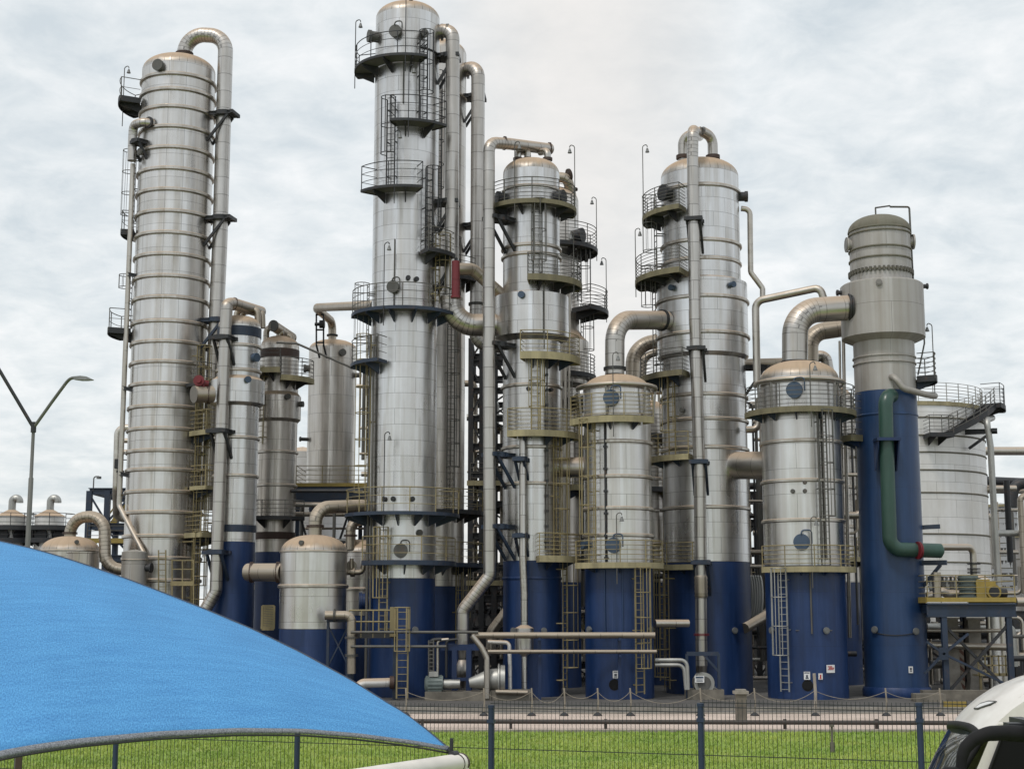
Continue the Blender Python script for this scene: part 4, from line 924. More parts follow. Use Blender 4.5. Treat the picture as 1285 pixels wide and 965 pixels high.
pipe('downcomer_pipe', 'straight silver pipe running down the whole front of the widest column', 'pipe',
     [(J.X+.1, J.Y+.6, W(871, 166, J.Y).z), W(869.5, 163.5, jf), W(869, 200, jf), W(872, 400, jf), W(878, 600, jf), W(880.5, 835, jf)], .28, .55, 'pipe', [(W(880.3, 796, jf), (0, 0, 1))], 'red', 1.3, 24, None, 12)
mb = MB(); p, q_ = W(880, 750, jf), W(880, 722, jf); mb.lathe((p.x, p.y), [(.285, p.z)] + [(.30 + .02*(i % 2), p.z + (q_.z-p.z)*i/10) for i in range(1, 10)] + [(.285, q_.z)], 24); solo('bellows', mb, 'pipe_tan', 'tan bellows sleeve on the front pipe of the widest column', 'bellows')
for y, mm in ((276, 'dark'), (438, 'dark'), (580, 'steelblue'), (706, 'steelblue')): 
    rr = r if y < 340 else r2
    J.standoff(J.ang(871 + (y-270)*.022, y, jf and (J.Y-jf)), J.zf(y, J.Y-jf), rr, (J.Y-jf)-rr+.42, .75, mm, 1.5, .3)
J.platform((840, 259), r+.06, r+.95, -118, -28, 'rail', 'fasciadk', 7, .25, 1.15, brm='dark'); J.platform((845, 337), r+.06, r+1.35, -118, -26, 'rail', 'fasciadk', 7, .28, 1.15, brm='dark')
J.platform((845, 466), r2+.06, r2+1.05, -118, -26, 'rail', 'fasciadk', 6, .28, 1.15, brm='steelblue'); J.platform((845, 572), r2+.06, r2+.7, -100, -24, 'raily', 'fascia', 5, .28, 1.15, brm='steelblue'); J.platform((842, 710), r2+.06, r2+.6, -85, -22, 'raily', 'fascia', 6, .26, 1.1, brm='steelblue')
J.ladder(D2(-80), J.zc(345), J.zc(250), r, 'rail', True, out=.4, cz0=J.zc(318)); J.ladder(D2(-75), J.zc(470), J.zc(340), rw, 'rail', True, out=.3, cz0=J.zc(388)); J.ladder(D2(-50), J.zf(572), J.zf(470), r2, 'raily', True, cz0=J.zf(540)); J.ladder(D2(-62), .3, J.zf(712), r2, 'raily', True, cz0=J.zf(850), out=.35)
J.worklight(D2(-85), r+.95, J.zc(262), 3.2); J.worklight(D2(-100), r+1.35, J.zc(348), 2.6)
J.manhole(J.ang(839, 248, r), J.zc(250), r, .85, 'dark', .3); J.manhole(J.ang(845, 358, rw), J.zf(358, rw), rw, .3, 'coverblue', .15); J.manhole(J.ang(917, 356, rw), J.zf(356, rw), rw, .3, 'coverblue', .15); J.manhole(D2(86), J.zc(248), r, .55, 'dark', .35)
J.nozzle(J.ang(857, 513, r2), J.zf(514), r2, .25, .15, 'cover'); J.nozzle(J.ang(921, 795, r2), J.zf(791), r2, .3, .15, 'lamp', 'floodlight')
runpipe('drain_pipe', 'slim pipe jogging down in the sky right of the widest column', 'pipe', [W(930, 262, 72.3), W(941, 263, 72.3), W(942, 342, 72.3), W(957, 362, 72.3), W(957, 378, 72.3)], .14, .3, 'thinpipe', 12)
runpipe('vent_line', 'long slim pipe rising right of the widest column and crossing to the grey headed tower', 'pipe', [W(950, 480, 71.3), W(948, 378, 71.3), W(1029, 361, 70), W(1034, 376, 70), W(1034, 384, 70)], .185, .45, 'thinpipe', 14)
J.standoff(D2(88), J.zc(462), r2, 1.1, .7, 'dark', 1.4, .25)
pipe('transfer_pipe', 'fat short pipe joining the widest column to the right hand evaporator', 'pipe', [W(900, 584, 72.0), W(980, 584, 68.7)], .66, None, 'pipe', [], 'dark', 1.2, 32)
runpipe('cross_pipe', 'tan horizontal pipe passing behind the right hand evaporator dome', 'pipe', [W(930, 457, 76), W(1000, 455, 77)], .27, .3, 'pipe_tan', 14)
runpipe('cross_pipe', 'small hooked pipe between the widest column and the right hand evaporator', 'pipe', [W(936, 539, 71), W(950, 539, 71), W(953, 524, 71), W(953, 500, 71)], .17, .3, 'thinpipe', 12)

# ---- evaporator K
K = evap('evaporator_vessel', 'blue footed evaporator under the fattest ribbed elbow, right of the widest column', [(1003, 520), (1007, 640), (1014, 800)], 68.5, 99, 640, 470, 709, (552, 602, 652))
r = K.r
mb = MB(); zz_ = K.zf(474, r*1.13)
mb.tube([pol(K, D2(x), r*1.12, zz_) for x in range(-105, 106, 7)], .11, 8)
for x in (-78, -50, 40, 72): mb.beam(pol(K, D2(x), r*1.12, zz_), pol(K, D2(x), r*1.1, K.zf(514)), .11); mb.beam(pol(K, D2(x), r*1.12, zz_), pol(K, D2(x), r-.05, zz_), .06)
part('deluge_ring', mb, 'band', K.o)
K.platform((1001, 511), r+.06, r+.72, -96, 96, 'rail', 'fasciadk', 6, .26, 1.2, brm='steelblue'); K.platform((1008, 712), r+.06, r+.5, -66, 66, 'raily', 'fascia', 5, .26, 1.0, brm='blue')
K.manhole(K.ang(997, 489, r+.2), K.zf(489, r+.2), r, .76, 'coverblue', .2, True); K.manhole(K.ang(1006, 680, r+.2), K.zf(680, r+.2), r, .74, 'coverblue', .2, True)
for px, py in ((995, 616), (1010, 616), (1010, 605)): K.nozzle(K.ang(px, py, r), K.zf(py), r, .2, .1, 'cover')
K.ladder(K.ang(1033, 600, r+.2), K.zf(712), K.zf(516), r, 'rail', True, cz0=K.zf(648)); K.ladder(K.ang(983, 770, r+.2), .4, K.zf(713), r, 'galv', True, cz0=K.zf(822))
K.worklight(D2(-3), r+.5, K.zf(712, r+.5), 2.2); K.worklight(D2(0), r+.72, K.zf(511, r+.7), 2.0)
for px in (970, 1036): K.nozzle(K.ang(px, 791, r), K.zf(791), r, .3, .15, 'lamp', 'floodlight')
K.nozzle(K.ang(1013.5, 860, r), K.zf(860), r, .5, .02, 'black', 'drain_opening')
mb = MB(); mb.tube([pol(K, D2(-4), r+.04, K.zf(795)), pol(K, D2(-4), r+.04, K.zf(712))], .04, 6); mb.tube([pol(K, D2(14), r+.06, K.zf(700)), pol(K, D2(14), r+.06, K.zf(520))], .04, 6); mb.tube([pol(K, D2(20), r+.06, K.zf(700)), pol(K, D2(20), r+.06, K.zf(520))], .05, 6); mb.tube([pol(K, D2(-26), r+.04, K.zf(791)), pol(K, D2(26), r+.04, K.zf(791))], .02, 5); part('conduit', mb, 'rail', K.o)
pipe('vapour_pipe', 'fattest ribbed elbow pipe from the right hand evaporator dome into the grey headed tower', 'pipe', [W(997.5, 468, 68.5), W(997.5, 391, 68.5), W(1072, 386, 69)], .60, 1.3, 'pipe', [(W(998, 456, 68.5), (0, 0, 1)), (W(1066, 386.5, 68.9), (1, 0, 0))], 'dark', 1.14, 32, None, 22)
K2 = evap('evaporator_vessel', 'second evaporator hidden behind the right hand one, showing a sliver of shell', [(1030, 520), (1034, 700)], 81, 84, 600, 498, 730, (560, 610, 660), .5, 'clad3')
K2.platform((1066, 545), K2.r+.05, K2.r+.8, -5, 95, 'rail', 'dark', 5, .25); K2.platform((1066, 700), K2.r+.05, K2.r+.8, -5, 95, 'raily', 'fascia', 5, .25)
K2.ladder(D2(55), K2.zc(700), K2.zc(545), K2.r, 'rail', True)
pipe('vapour_pipe', 'second fat tan pipe seen below the ribbed elbow at the grey headed tower', 'pipe', [W(1016, 500, 74), W(1016, 418, 74), W(1085, 408, 74)], .44, .9, 'pipe_tan', [], 'dark', 1.1, 26, None, 16)
pipe('vent_pipe', 'small gooseneck pipe on the dome behind the right hand evaporator', 'pipe', [W(1020, 462, 77), W(1020, 448, 77), W(1036, 446, 77), W(1042, 480, 77)], .3, .7, 'pipe', [], 'dark', 1.1, 18)
for k, px in enumerate((1053.5, 1058.5)): runpipe('riser_pipe', ('thin left riser in the gap beside the grey headed tower', 'thicker right riser in the gap beside the grey headed tower')[k], 'pipe', [W(px, 428, 71.5), W(px+1, 482, 71.5), W(px+8, 800, 71.5)], .06+.03*k, .2, 'thinpipe', 8)

# ---- tower L, grey head, blue body
Lt = Tower('scrubber_tower', 'blue tower with dull grey collared head and green pipe down its front', 'tower', [(1102.5, 310), (1106, 390), (1112, 500), (1127.7, 860)], 69.5)
r = Lt.r = Lt.rad(75, 310); rw = Lt.rad(102, 385); rn = Lt.rad(75, 455); rb = Lt.rad(75, 500); rb2 = Lt.rad(76.5, 600); z1 = Lt.zf(282)
Lt.shell([(rn, Lt.zf(488)), (rn, Lt.zf(425, rn)), (rw, Lt.zf(416, rw)), (rw, Lt.zf(352)), (rw-.1, Lt.zf(350)), (r, Lt.zf(349)), (r, z1)], 'raw')
Lt.dome(r+.05, z1, r*.55, 'rawdome'); Lt.ring(r, z1, .06, .1, 'rawdome')
Lt.shell([(rb2, 0), (rb2, Lt.zf(519)), (rb+.02, Lt.zf(518)), (rb+.01, Lt.zf(488)-.01)], 'blue2', 'blue_body', label='blue lower body'); Lt.ring(rb2, Lt.zf(518), .04, .09, 'blue2')
for y, rr in ((287, r), (307, r), (320, r), (336, r), (444, rn), (452, rn)): Lt.ring(rr, Lt.zf(y), .06, .09, 'rawdome' if y < 340 else 'raw')
mb = MB()
for i in range(44): 
    a_ = 2*PI*i/44; mb.box(pol(Lt, a_, r+.05, Lt.zf(336)), (.1, .1, .22), a_)
part('bolt_ring', mb, 'rawdome', Lt.o)
Lt.ring(rb2, .25, .12, .5, 'blue', 'base_ring')
Lt.nozzle(D2(-88), Lt.zc(308), r, .75, .22, 'raw'); Lt.nozzle(D2(88), Lt.zc(304), r, .75, .22, 'raw'); Lt.nozzle(Lt.ang(1103, 353, rw), Lt.zf(354, rw), rw, .3, .12, 'raw'); Lt.nozzle(D2(82), Lt.zc(361), rw, .3, .25, 'dark'); Lt.nozzle(D2(-88), Lt.zc(368), rw, .3, .25, 'dark')
mb = MB(); mb.tube(bend([pol(Lt, D2(100), .6, z1+1.3), pol(Lt, D2(95), r+.1, z1+1.3), pol(Lt, D2(95), r+.14, Lt.zc(350))], .1, 4), .05, 8); mb.tube([pol(Lt, D2(95), rw+.06, Lt.zc(365)), pol(Lt, D2(95), rw+.06, Lt.zc(430)), pol(Lt, D2(95), rn+.2, Lt.zc(470))], .04, 8); mb.tube([pol(Lt, D2(-30), .5, z1+1.1), pol(Lt, D2(100), .6, z1+1.35)], .04, 6); mb.tube([pol(Lt, D2(-30), .5, z1+.7), pol(Lt, D2(-30), .5, z1+1.1)], .04, 6); part('conduit', mb, 'rail', Lt.o)
Lt.platform((1160, 472), rn+.06, rn+.95, 62, 112, 'rail', 'dark', 5, .3, 1.15, brm='steelblue'); Lt.worklight(D2(92), rn+.95, Lt.zc(472), 2.5, side=-1)
Lt.platform((1058, 548), rb2+.06, rb2+.75, -118, -62, 'rail', 'fasciadk', 6, .3, 2.0, brm='blue')
mb = MB(); mb.tube(bend([pol(Lt, D2(-2), rb-.1, Lt.zf(473)), pol(Lt, D2(-2), rb+.35, Lt.zf(473)), pol(Lt, D2(12), rb+.4, Lt.zf(489)), pol(Lt, D2(60), rb+.45, Lt.zf(493)), pol(Lt, D2(95), rb+1.0, Lt.zc(496))], .3, 5), .15, 12); part('spray_pipe', mb, 'raw', Lt.o)
gy = Lt.Y - rb2 - .38
gp = [(1111.5, 497), (1113.5, 600), (1118, 690), (1166, 692)]
pipe('green_pipe', 'dark green pipe down the front of the blue tower turning right to a domed end', 'pipe', [pol(Lt, D2(-2), rb2-.1, W(1111, 495, gy).z), W(1111, 495, gy), W(1112.5, 560, gy), W(1117, 689, gy), W(1180, 691, 68.2)], .33, .55, 'green', [(W(1152.5, 690.5, 67.75), (1, .25, 0))], 'red', 1.22, 26, None, 12)
mb = MB(); p = W(1176, 691, 68.2); mb.tube([p + Vector((.33*math.sin(x), 0, 0)) for x in [D2(y) for y in (0, 20, 40, 60, 75, 88)]], [.33*math.cos(D2(y)) for y in (0, 20, 40, 60, 75, 88)], 24); solo('end_cap', mb, 'green', 'green domed cap closing the right end of the green pipe', 'pipe cap', loc=tuple(p))
mb = MB(); za = W(1112, 552, gy).z; bx = W(1112.5, 552, gy).x
mb.box((bx, gy-.06, za), (1.1, .85, .14))
for sg in (-1, 1): 
    x = bx + sg*.48; vs = [(x-.03, gy+.4, za-.08), (x-.03, gy-.4, za-.08), (x-.03, gy+.2, za-1.4), (x-.03, gy+.4, za-1.4)]; vs += [(a_+.06, b_, c_) for a_, b_, c_ in vs]
    mb.add(vs, [(0, 1, 2, 3), (7, 6, 5, 4), (0, 4, 5, 1), (1, 5, 6, 2), (2, 6, 7, 3), (3, 7, 4, 0)])
part('pipe_bracket', mb, 'blue', Lt.o)
mb = MB(); p = W(1165, 703, 68.3); mb.beam(pol(Lt, D2(58), rb2-.05, p.z-.1), (W(1188, 703, 68.3).x, 68.3, p.z-.1), .25, .22); mb.beam(pol(Lt, D2(60), rb2-.05, p.z-1.2), (W(1180, 703, 68.3).x, 68.3, p.z-.2), .14); part('pipe_bracket', mb, 'steelblue', Lt.o); mb = MB(); mb.beam(pol(Lt, D2(80), rb2-.05, Lt.zc(662)), pol(Lt, D2(80), rb2+.8, Lt.zc(661)), .16, .2); part('pipe_bracket', mb, 'steelblue', Lt.o)
pipe('feed_pipe', 'cream pipe with black valve flanges dropping from the green pipe end to the deck', 'pipe', [W(1180, 686.5, 69), W(1221, 686.5, 70), W(1222.5, 738, 70)], .16, .35, 'thinpipe', [(W(1222, 707, 70), (0, 0, 1)), (W(1222, 714, 70), (0, 0, 1)), (W(1222, 718, 70), (0, 0, 1)), (W(1222.5, 730, 70), (0, 0, 1))], 'dark', 1.9, 14)
for px, py in ((1099, 790), (1148, 792)): Lt.nozzle(Lt.ang(px, py, rb2), Lt.zf(py, rb2), rb2, .32, .15, 'lamp', 'floodlight')
mb = MB(); mb.tube([pol(Lt, Lt.ang(1099, 792, rb2) + (Lt.ang(1148, 792, rb2)-Lt.ang(1099, 792, rb2))*i/10, rb2+.03, Lt.zf(794 + 3*math.sin(PI*i/10), rb2)) for i in range(11)], .02, 5); part('conduit', mb, 'dark', Lt.o)
# ---- storage tank M
Mt = Tower('storage_tank', 'large pale storage tank at right with a stair and railed roof edge', 'tank', [(1126, 530), (1130, 700)], 93)
r = Mt.r = Mt.rad(212, 620); z1 = W(1190, 508, Mt.Y - r*.75).z
Mt.shell([(r, 0), (r, z1), (r-.3, z1+.05), (0, z1+.9)], 'tank')
for y in (527, 549, 570, 592, 620, 671, 706): Mt.ring(r, W(1190, y, Mt.Y - r*.75).z, .05, .1, 'rawdome')
mb = MB(); arc_slab(mb, (Mt.X, Mt.Y), r, r+.08, D2(-90), D2(130), z1-.2, z1+.05); part('roof_rim', mb, 'fascia', Mt.o)
mb = MB(); rr = r-.05
angs = [D2(x) for x in range(0, 131, 5)]
for k, a_ in enumerate(angs):
    if k % 2 == 0: mb.tube([pol(Mt, a_, rr, z1), pol(Mt, a_, rr, z1+1.2)], .03, 6)
for k in range(6): mb.tube([pol(Mt, a_, rr, z1+1.2*(1-k/6)) for a_ in angs], .02, 5)
part('railing', mb, 'galv', Mt.o)
# spiral stair on tank
mb = MB(); mr = MB(); nst = 22; a0_, a1_ = D2(14), D2(56); zs0 = W(1156, 547, Mt.Y - r).z
pts_i, pts_o = [], []
for i in range(nst+1):
    f = i/nst; a_ = a0_ + (a1_-a0_)*f; z = zs0 + (z1-zs0)*f
    pts_i.append(pol(Mt, a_, r+.12, z)); pts_o.append(pol(Mt, a_, r+.95, z))
    mb.beam(pol(Mt, a_, r+.1, z), pol(Mt, a_, r+.95, z), .26, .05)
for i in range(nst): mb.beam(pts_o[i], pts_o[i+1], .06, .32); mb.beam(pts_i[i], pts_i[i+1], .05, .25)
st_ = part('stair', mb, 'dark', Mt.o)
for i in range(0, nst+1, 3): mr.tube([pts_o[i], pts_o[i] + Vector((0, 0, 1.15))], .03, 6)
for k in range(5): mr.tube([q + Vector((0, 0, 1.15*(1-k/5))) for q in pts_o], .022, 5)
part('railing', mr, 'rail', st_)
Mt.platform((1220, 508), r+.06, r+1.3, 55, 80, 'dark', 'dark', 5, .3, 1.3, z=z1+.1); Mt.platform((1150, 548), r+.06, r+1.3, 2, 15, 'rail', 'dark', 5, .25, 1.1, z=zs0)
p1 = pol(Mt, D2(66), r+.1, z1-.7)
pipe('overflow_pipe', 'grey overflow pipe bending off the tank shoulder and running down its right side', 'pipe', [p1, Vector((p1.x+.5, p1.y, p1.z+.15)), W(1238, 527, 88), W(1243, 560, 88), W(1253, 748, 88)], .19, .5, 'galv', [], 'dark', 1.3, 14)
mb = MB(); p = W(1239, 541, 88); mb.ibeam(p + Vector((-1.2, .5, 0)), p + Vector((.6, 0, 0)), .2, .3); mb.beam(p + Vector((-1.0, .5, -1.0)), p + Vector((.2, 0, -.1)), .16); mb.beam(p + Vector((.35, -.3, .05)), p + Vector((.35, .4, .05)), .3, .2); part('pipe_bracket', mb, 'dark', Mt.o)
for k, (cx, wd, yt, Y, lab, mm) in enumerate(((1258, 40, 634, 118, 'narrow grey tank with black drip stains right of the big pale tank', 'drip'), (1292, 38, 672, 108, 'dull tank cut by the right edge of the photo', 'raw'), (1243, 34, 646, 125, 'dim tank squeezed between the big pale tank and the drip stained one', 'tank'))):
    if mm == 'drip':
        m, t, b = mat('drip stained tank'); LK = t.links.new; uv = nd(t, 'ShaderNodeTexCoord').outputs['UV']
        n_ = nd(t, 'ShaderNodeTexNoise', Scale=1.0, Detail=4.0, Roughness=.6); LK(mapping(t, uv, (4.5, .25, 1)), n_.inputs['Vector'])
        sx = nd(t, 'ShaderNodeSeparateXYZ'); LK(uv, sx.inputs[0]); fz = math_(t, 'FRACT', math_(t, 'DIVIDE', sx.outputs[1], .98))
        lim = maprange(t, n_.outputs[0], .45, .75, 1.0, .35)
        LK(mixc(t, math_(t, 'GREATER_THAN', fz, lim), (.42, .43, .44), (.05, .048, .045)), b.inputs['Base Color']); b.inputs['Roughness'].default_value = .55; b.inputs['Metallic'].default_value = .3
        M['drip'] = m
    T = Tower('storage_tank', lab, 'tank', [(cx, 690)], Y); r = T.r = T.rad(wd, 690); T.shell([(r, 0), (r, T.zf(yt)), (0, T.zf(yt)+.3)], mm)
    for i in range(7): T.ring(r, T.zf(yt)-.02-.98*i*1.0 if mm == 'drip' else T.zf(yt)-1.6*i-.05, .03, .06, 'rawdome')
    mb = MB(); arc_slab(mb, (T.X, T.Y), r, r+.12, 0, 2*PI-.001, T.zf(yt)-.1, T.zf(yt)+.1, 40); part('roof_rim', mb, 'fascia', T.o)

# ---- right hand deck with pumps
zR = W(1200, 752, 67).z
deck('steel_deck', 'blue steel deck with yellow edge carrying pumps right of the blue tower', W(1163, 752, 67).x, W(1275, 752, 67).x, 67, 74, zR, 'yellow', 'raily', [W(1186, 800, 67).x, W(1276, 800, 67).x-.3], 4, .62)
mb = MB(); px = W(1226, 744, 69); 
for i in range(6): mb.lathe((W(1216, 744, 69).x, 69), [(.5, zR+.1+.17*i), (.52, zR+.16+.17*i), (.44, zR+.17+.17*i), (.44, zR+.26+.17*i)], 20)
mb.box((W(1216, 744, 69).x, 69, zR+.06), (1.1, 1.1, .1)); solo('cooling_motor', mb, 'motor', 'finned dark motor on the right deck under the cream pipe', 'motor')
mb = MB(); a_, b_ = W(1225, 750, 68.6), W(1249, 737, 68.6); mb.box(((a_.x+b_.x)/2, 68.9, zR+.42), (b_.x-a_.x, .8, .82)); mb.box(((a_.x+b_.x)/2-.1, 68.9, zR+.88), ((b_.x-a_.x)*.7, .6, .1)); mb.disc_axis((b_.x-.15, 68.45, zR+.36), (0, -1, 0), .33, .12, 24)
solo('pump_guard', mb, 'yellow', 'yellow pump housing on the right deck beside the finned motor', 'pump')
mb = MB(); mb.disc_axis((b_.x-.15, 68.32, zR+.36), (0, -1, 0), .24, .03, 24); mb.tube([(b_.x+.02, 68.6, zR+.3), (b_.x+.5, 68.6, zR+.3)], .2, 14); solo('pump_shaft', mb, 'dark', 'round dark pump end beside the yellow housing on the right deck', 'pump')
runpipe('cross_pipe', 'white horizontal pipe along the right deck behind the pumps', 'pipe', [W(1170, 728, 72), W(1235, 727, 72), W(1242, 735, 72), W(1242, 750, 72)], .19, .5, 'tank', 14)
runpipe('cross_pipe', 'bright elbow pipe lying low on the right deck by the blue tower', 'pipe', [W(1163, 748, 70), W(1176, 746, 70), W(1181, 741, 70), W(1190, 746, 70), W(1212, 746, 70)], .2, .35, 'thinpipe', 12)
runpipe('riser_pipe', 'stubby capped riser with rusty end standing on the right deck', 'pipe', [W(1176, 750, 68), W(1175, 718, 68)], .2, None, 'pipe_tan', 12)
rr_ = random.Random(5)
for k in range(11):
    px = 1168 + k*5.2; mb = MB(); p = W(px, 748, 71.2); mb.tube([p, p + Vector((0, 0, .9))], .06, 8); mb.disc_axis(p + Vector((0, 0, .9)), (0, 0, 1), .16, .05, 10); mb.disc_axis(p + Vector((0, -.05, .45)), (0, -1, 0), .13, .1, 10)
    solo('deck_valve', mb, 'rail' if k % 2 else 'galv', 'small hand valve standing in a row on the right deck behind the railing', 'valve', 'hand valves in a row on the right deck')
for k, (y_, Y_, x0_, x1_, rd) in enumerate(((733, 73, 1166, 1215, .07), (739, 72.6, 1168, 1208, .1), (743, 70.5, 1180, 1206, .12))):
    runpipe('cross_pipe', ('thin highest pipe among the valves on the right deck', 'middle pipe among the valves on the right deck', 'lowest short pipe among the valves on the right deck')[k], 'pipe', [W(x0_, y_, Y_), W(x1_, y_, Y_), W(x1_ + 2, y_ + 9, Y_)], rd, .2, ('rail', 'thinpipe', 'tank')[k], 10)
# below the right deck
for k, px in enumerate((1193, 1221)):
    mb = MB(); b0 = Vector((W(px, 800, 70).x, 70, 0)); zt_ = zR - .9
    w0, w1 = .42, .29
    vs = [(b0.x-w0, 70-w0, 0), (b0.x+w0, 70-w0, 0), (b0.x+w0, 70+w0, 0), (b0.x-w0, 70+w0, 0), (b0.x-w1, 70-w1, .7), (b0.x+w1, 70-w1, .7), (b0.x+w1, 70+w1, .7), (b0.x-w1, 70+w1, .7), (b0.x-w1, 70-w1, zt_), (b0.x+w1, 70-w1, zt_), (b0.x+w1, 70+w1, zt_), (b0.x-w1, 70+w1, zt_)]
    fs = []
    for lv in (0, 4): fs += [(lv, lv+1, lv+5, lv+4), (lv+1, lv+2, lv+6, lv+5), (lv+2, lv+3, lv+7, lv+6), (lv+3, lv, lv+4, lv+7)]
    fs.append((8, 9, 10, 11)); mb.add(vs, fs)
    solo('concrete_pillar', mb, 'conc', ('flared concrete pillar nearest the blue tower under the right deck', 'concrete pillar under the middle of the right deck')[k], 'pillar')
mb = MB(); pc = W(1184, 820, 66.9)
for q in ((1163, 805), (1160, 845), (1215, 795), (1262, 858)): mb.beam(pc, W(q[0], q[1], 66.9), .13, .1)
mb.box(tuple(pc), (.42, .12, .55)); solo('cross_brace', mb, 'steelblue', 'crossed steel brace with square gusset under the right deck', 'brace')
for k, (x0_, y0_, x1_, y1_, Y, rad, lab) in enumerate(((1163, 791, 1255, 791, 69, .09, 'upper pale pipe under the right deck'), (1163, 809, 1268, 812, 69, .16, 'middle grey pipe under the right deck'), (1163, 796, 1240, 796, 72, .2, 'brown header deep under the right deck'), (1165, 828, 1285, 826, 76, .14, 'low dark pipe under the right deck'), (1228, 566, 1300, 566, 100, .29, 'grey pipe bridging the sky right of the big pale tank'), (1230, 603, 1300, 606, 112, .34, 'dark pipe rack line near the right edge'), (1230, 612, 1300, 610, 113, .2, 'thin pipe rack line near the right edge'), (1228, 616, 1300, 617, 112, .18, 'pale pipe rack line near the right edge'), (1275, 755, 1300, 755, 72, .22, 'white pipe leaving the right deck at the photo edge'))):
    runpipe('cross_pipe', lab + (', running level' if k % 2 else ', laid level'), 'pipe', [W(x0_, y0_, Y), W(x1_, y1_, Y)], rad, None, 'dark' if 'dark' in lab or 'brown' in lab else 'thinpipe', 12)
runpipe('elbow_pipe', 'dark elbow pipe dropping behind the drip stained tank', 'pipe', [W(1300, 606, 111), W(1272, 607, 111), W(1269, 636, 111)], .42, .8, 'dark', 14)
for k, px in enumerate((1210, 1240, 1247, 1256)):
    runpipe('riser_pipe', ('thin upright pipe', 'pale upright pipe with collars', 'stout pale upright pipe', 'grey upright pipe')[k] + ' under the right deck', 'pipe', [W(px, 772, 71), Vector((W(px, 772, 71).x, 71, .1))], (.1, .13, .26, .16)[k], None, ('dark', 'thinpipe', 'tank', 'thinpipe')[k], 12)
mb = MB(); x0, x1 = W(1228, 840, 68).x, W(1271, 840, 68).x; z0_, z1_ = W(1228, 846, 68).z, W(1228, 823, 68).z
for z in (z0_, (z0_+z1_)/2, z1_): mb.beam((x0, 68, z), (x1, 68, z), .06, .12 if z == z0_ else .06)
for i in range(6): x = x0 + (x1-x0)*i/5; mb.beam((x, 68, z0_-.05), (x, 68, z1_+.04), .06)
for x in (x0+.1, x1-.1): mb.beam((x, 68.1, 0), (x, 68.1, z0_), .1)
mb.box(((x0+x1)/2, 68.5, z0_-.05), (x1-x0, .9, .06)); solo('landing_rail', mb, 'raily', 'yellow railed landing low under the right deck', 'railing')
# striped barrier
m, t, b = mat('hatched board'); LK = t.links.new; ob = nd(t, 'ShaderNodeTexCoord').outputs['Object']; mp_ = nd(t, 'ShaderNodeMapping'); LK(ob, mp_.inputs[0]); mp_.inputs['Rotation'].default_value = (0, .8, 0)
wv = nd(t, 'ShaderNodeTexWave', Scale=1.1, wave_type='BANDS', bands_direction='X'); LK(mp_.outputs[0], wv.inputs['Vector'])
LK(ramp(t, wv.outputs[1], .48, (.16, .07, .045), .52, (.36, .31, .25)), b.inputs['Base Color']); M['hatch'] = m
mb = MB(); a_ = W(1207, 838, 71.5); mb.box((a_.x, 71.5, a_.z), (1.2, .08, 2.9)); solo('striped_board', mb, 'hatch', 'red and pale striped board leaning between the pillars under the right deck', 'barrier')
mb = MB(); mb.box((W(1220, 870, 66.3).x+1, 66.4, .25), (6.4, .5, .5)); mb.box((W(1165, 872, 65.5).x, 65.5, .2), (1.3, .8, .4)); solo('concrete_plinth', mb, 'concdk', 'stained concrete plinth at the foot of the right deck', 'plinth')
mb = MB(); p = W(1198, 877, 60.9); mb.box((p.x, p.y, .2), (.9, .12, .28), .0); solo('striped_kerb_block', mb, 'yellow', 'yellow and black kerb block beside the white bus roof', 'kerb block')

M['gapshade'] = paint('shade dark wall', (.035, .034, .034), .9, .4)  # background shade is put into this near-black wall colour
# ---- low added building to darken the gaps between columns
t = thing('backdrop_block', 'long dark low added building half hidden behind the columns', 'backdrop', (W(700, 800, 108).x, 108, 0))
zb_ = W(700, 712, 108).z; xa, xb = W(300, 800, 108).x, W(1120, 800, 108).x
mb = MB(); mb.box(((xa+xb)/2, 113, zb_/2), (xb-xa, 10, zb_)); part('wall', mb, 'gapshade', t)
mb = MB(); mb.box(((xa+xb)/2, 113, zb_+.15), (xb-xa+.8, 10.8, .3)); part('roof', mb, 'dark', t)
for i in range(14):
    x = xa + (xb-xa)*(i+.5)/14; mb = MB()
    for k in range(8): mb.box((x, 107.94, zb_*.55 + .28*k), (2.2, .1, .14))
    part('louvre', mb, 'dark', t)
t = thing('backdrop_block', 'low dark wall added to darken the space behind the right deck', 'backdrop', (W(1230, 800, 95).x, 95, 0)); xa, xb = W(1150, 800, 95).x, W(1340, 800, 95).x; zb_ = W(1230, 778, 95).z  # added wall, darkens the view under the right deck
mb = MB(); mb.box(((xa+xb)/2, 96, zb_/2), (xb-xa, 2, zb_)); part('wall', mb, 'gapshade', t)
mb = MB(); mb.box(((xa+xb)/2, 96, zb_+.1), (xb-xa+.4, 2.4, .2)); part('roof', mb, 'dark', t)
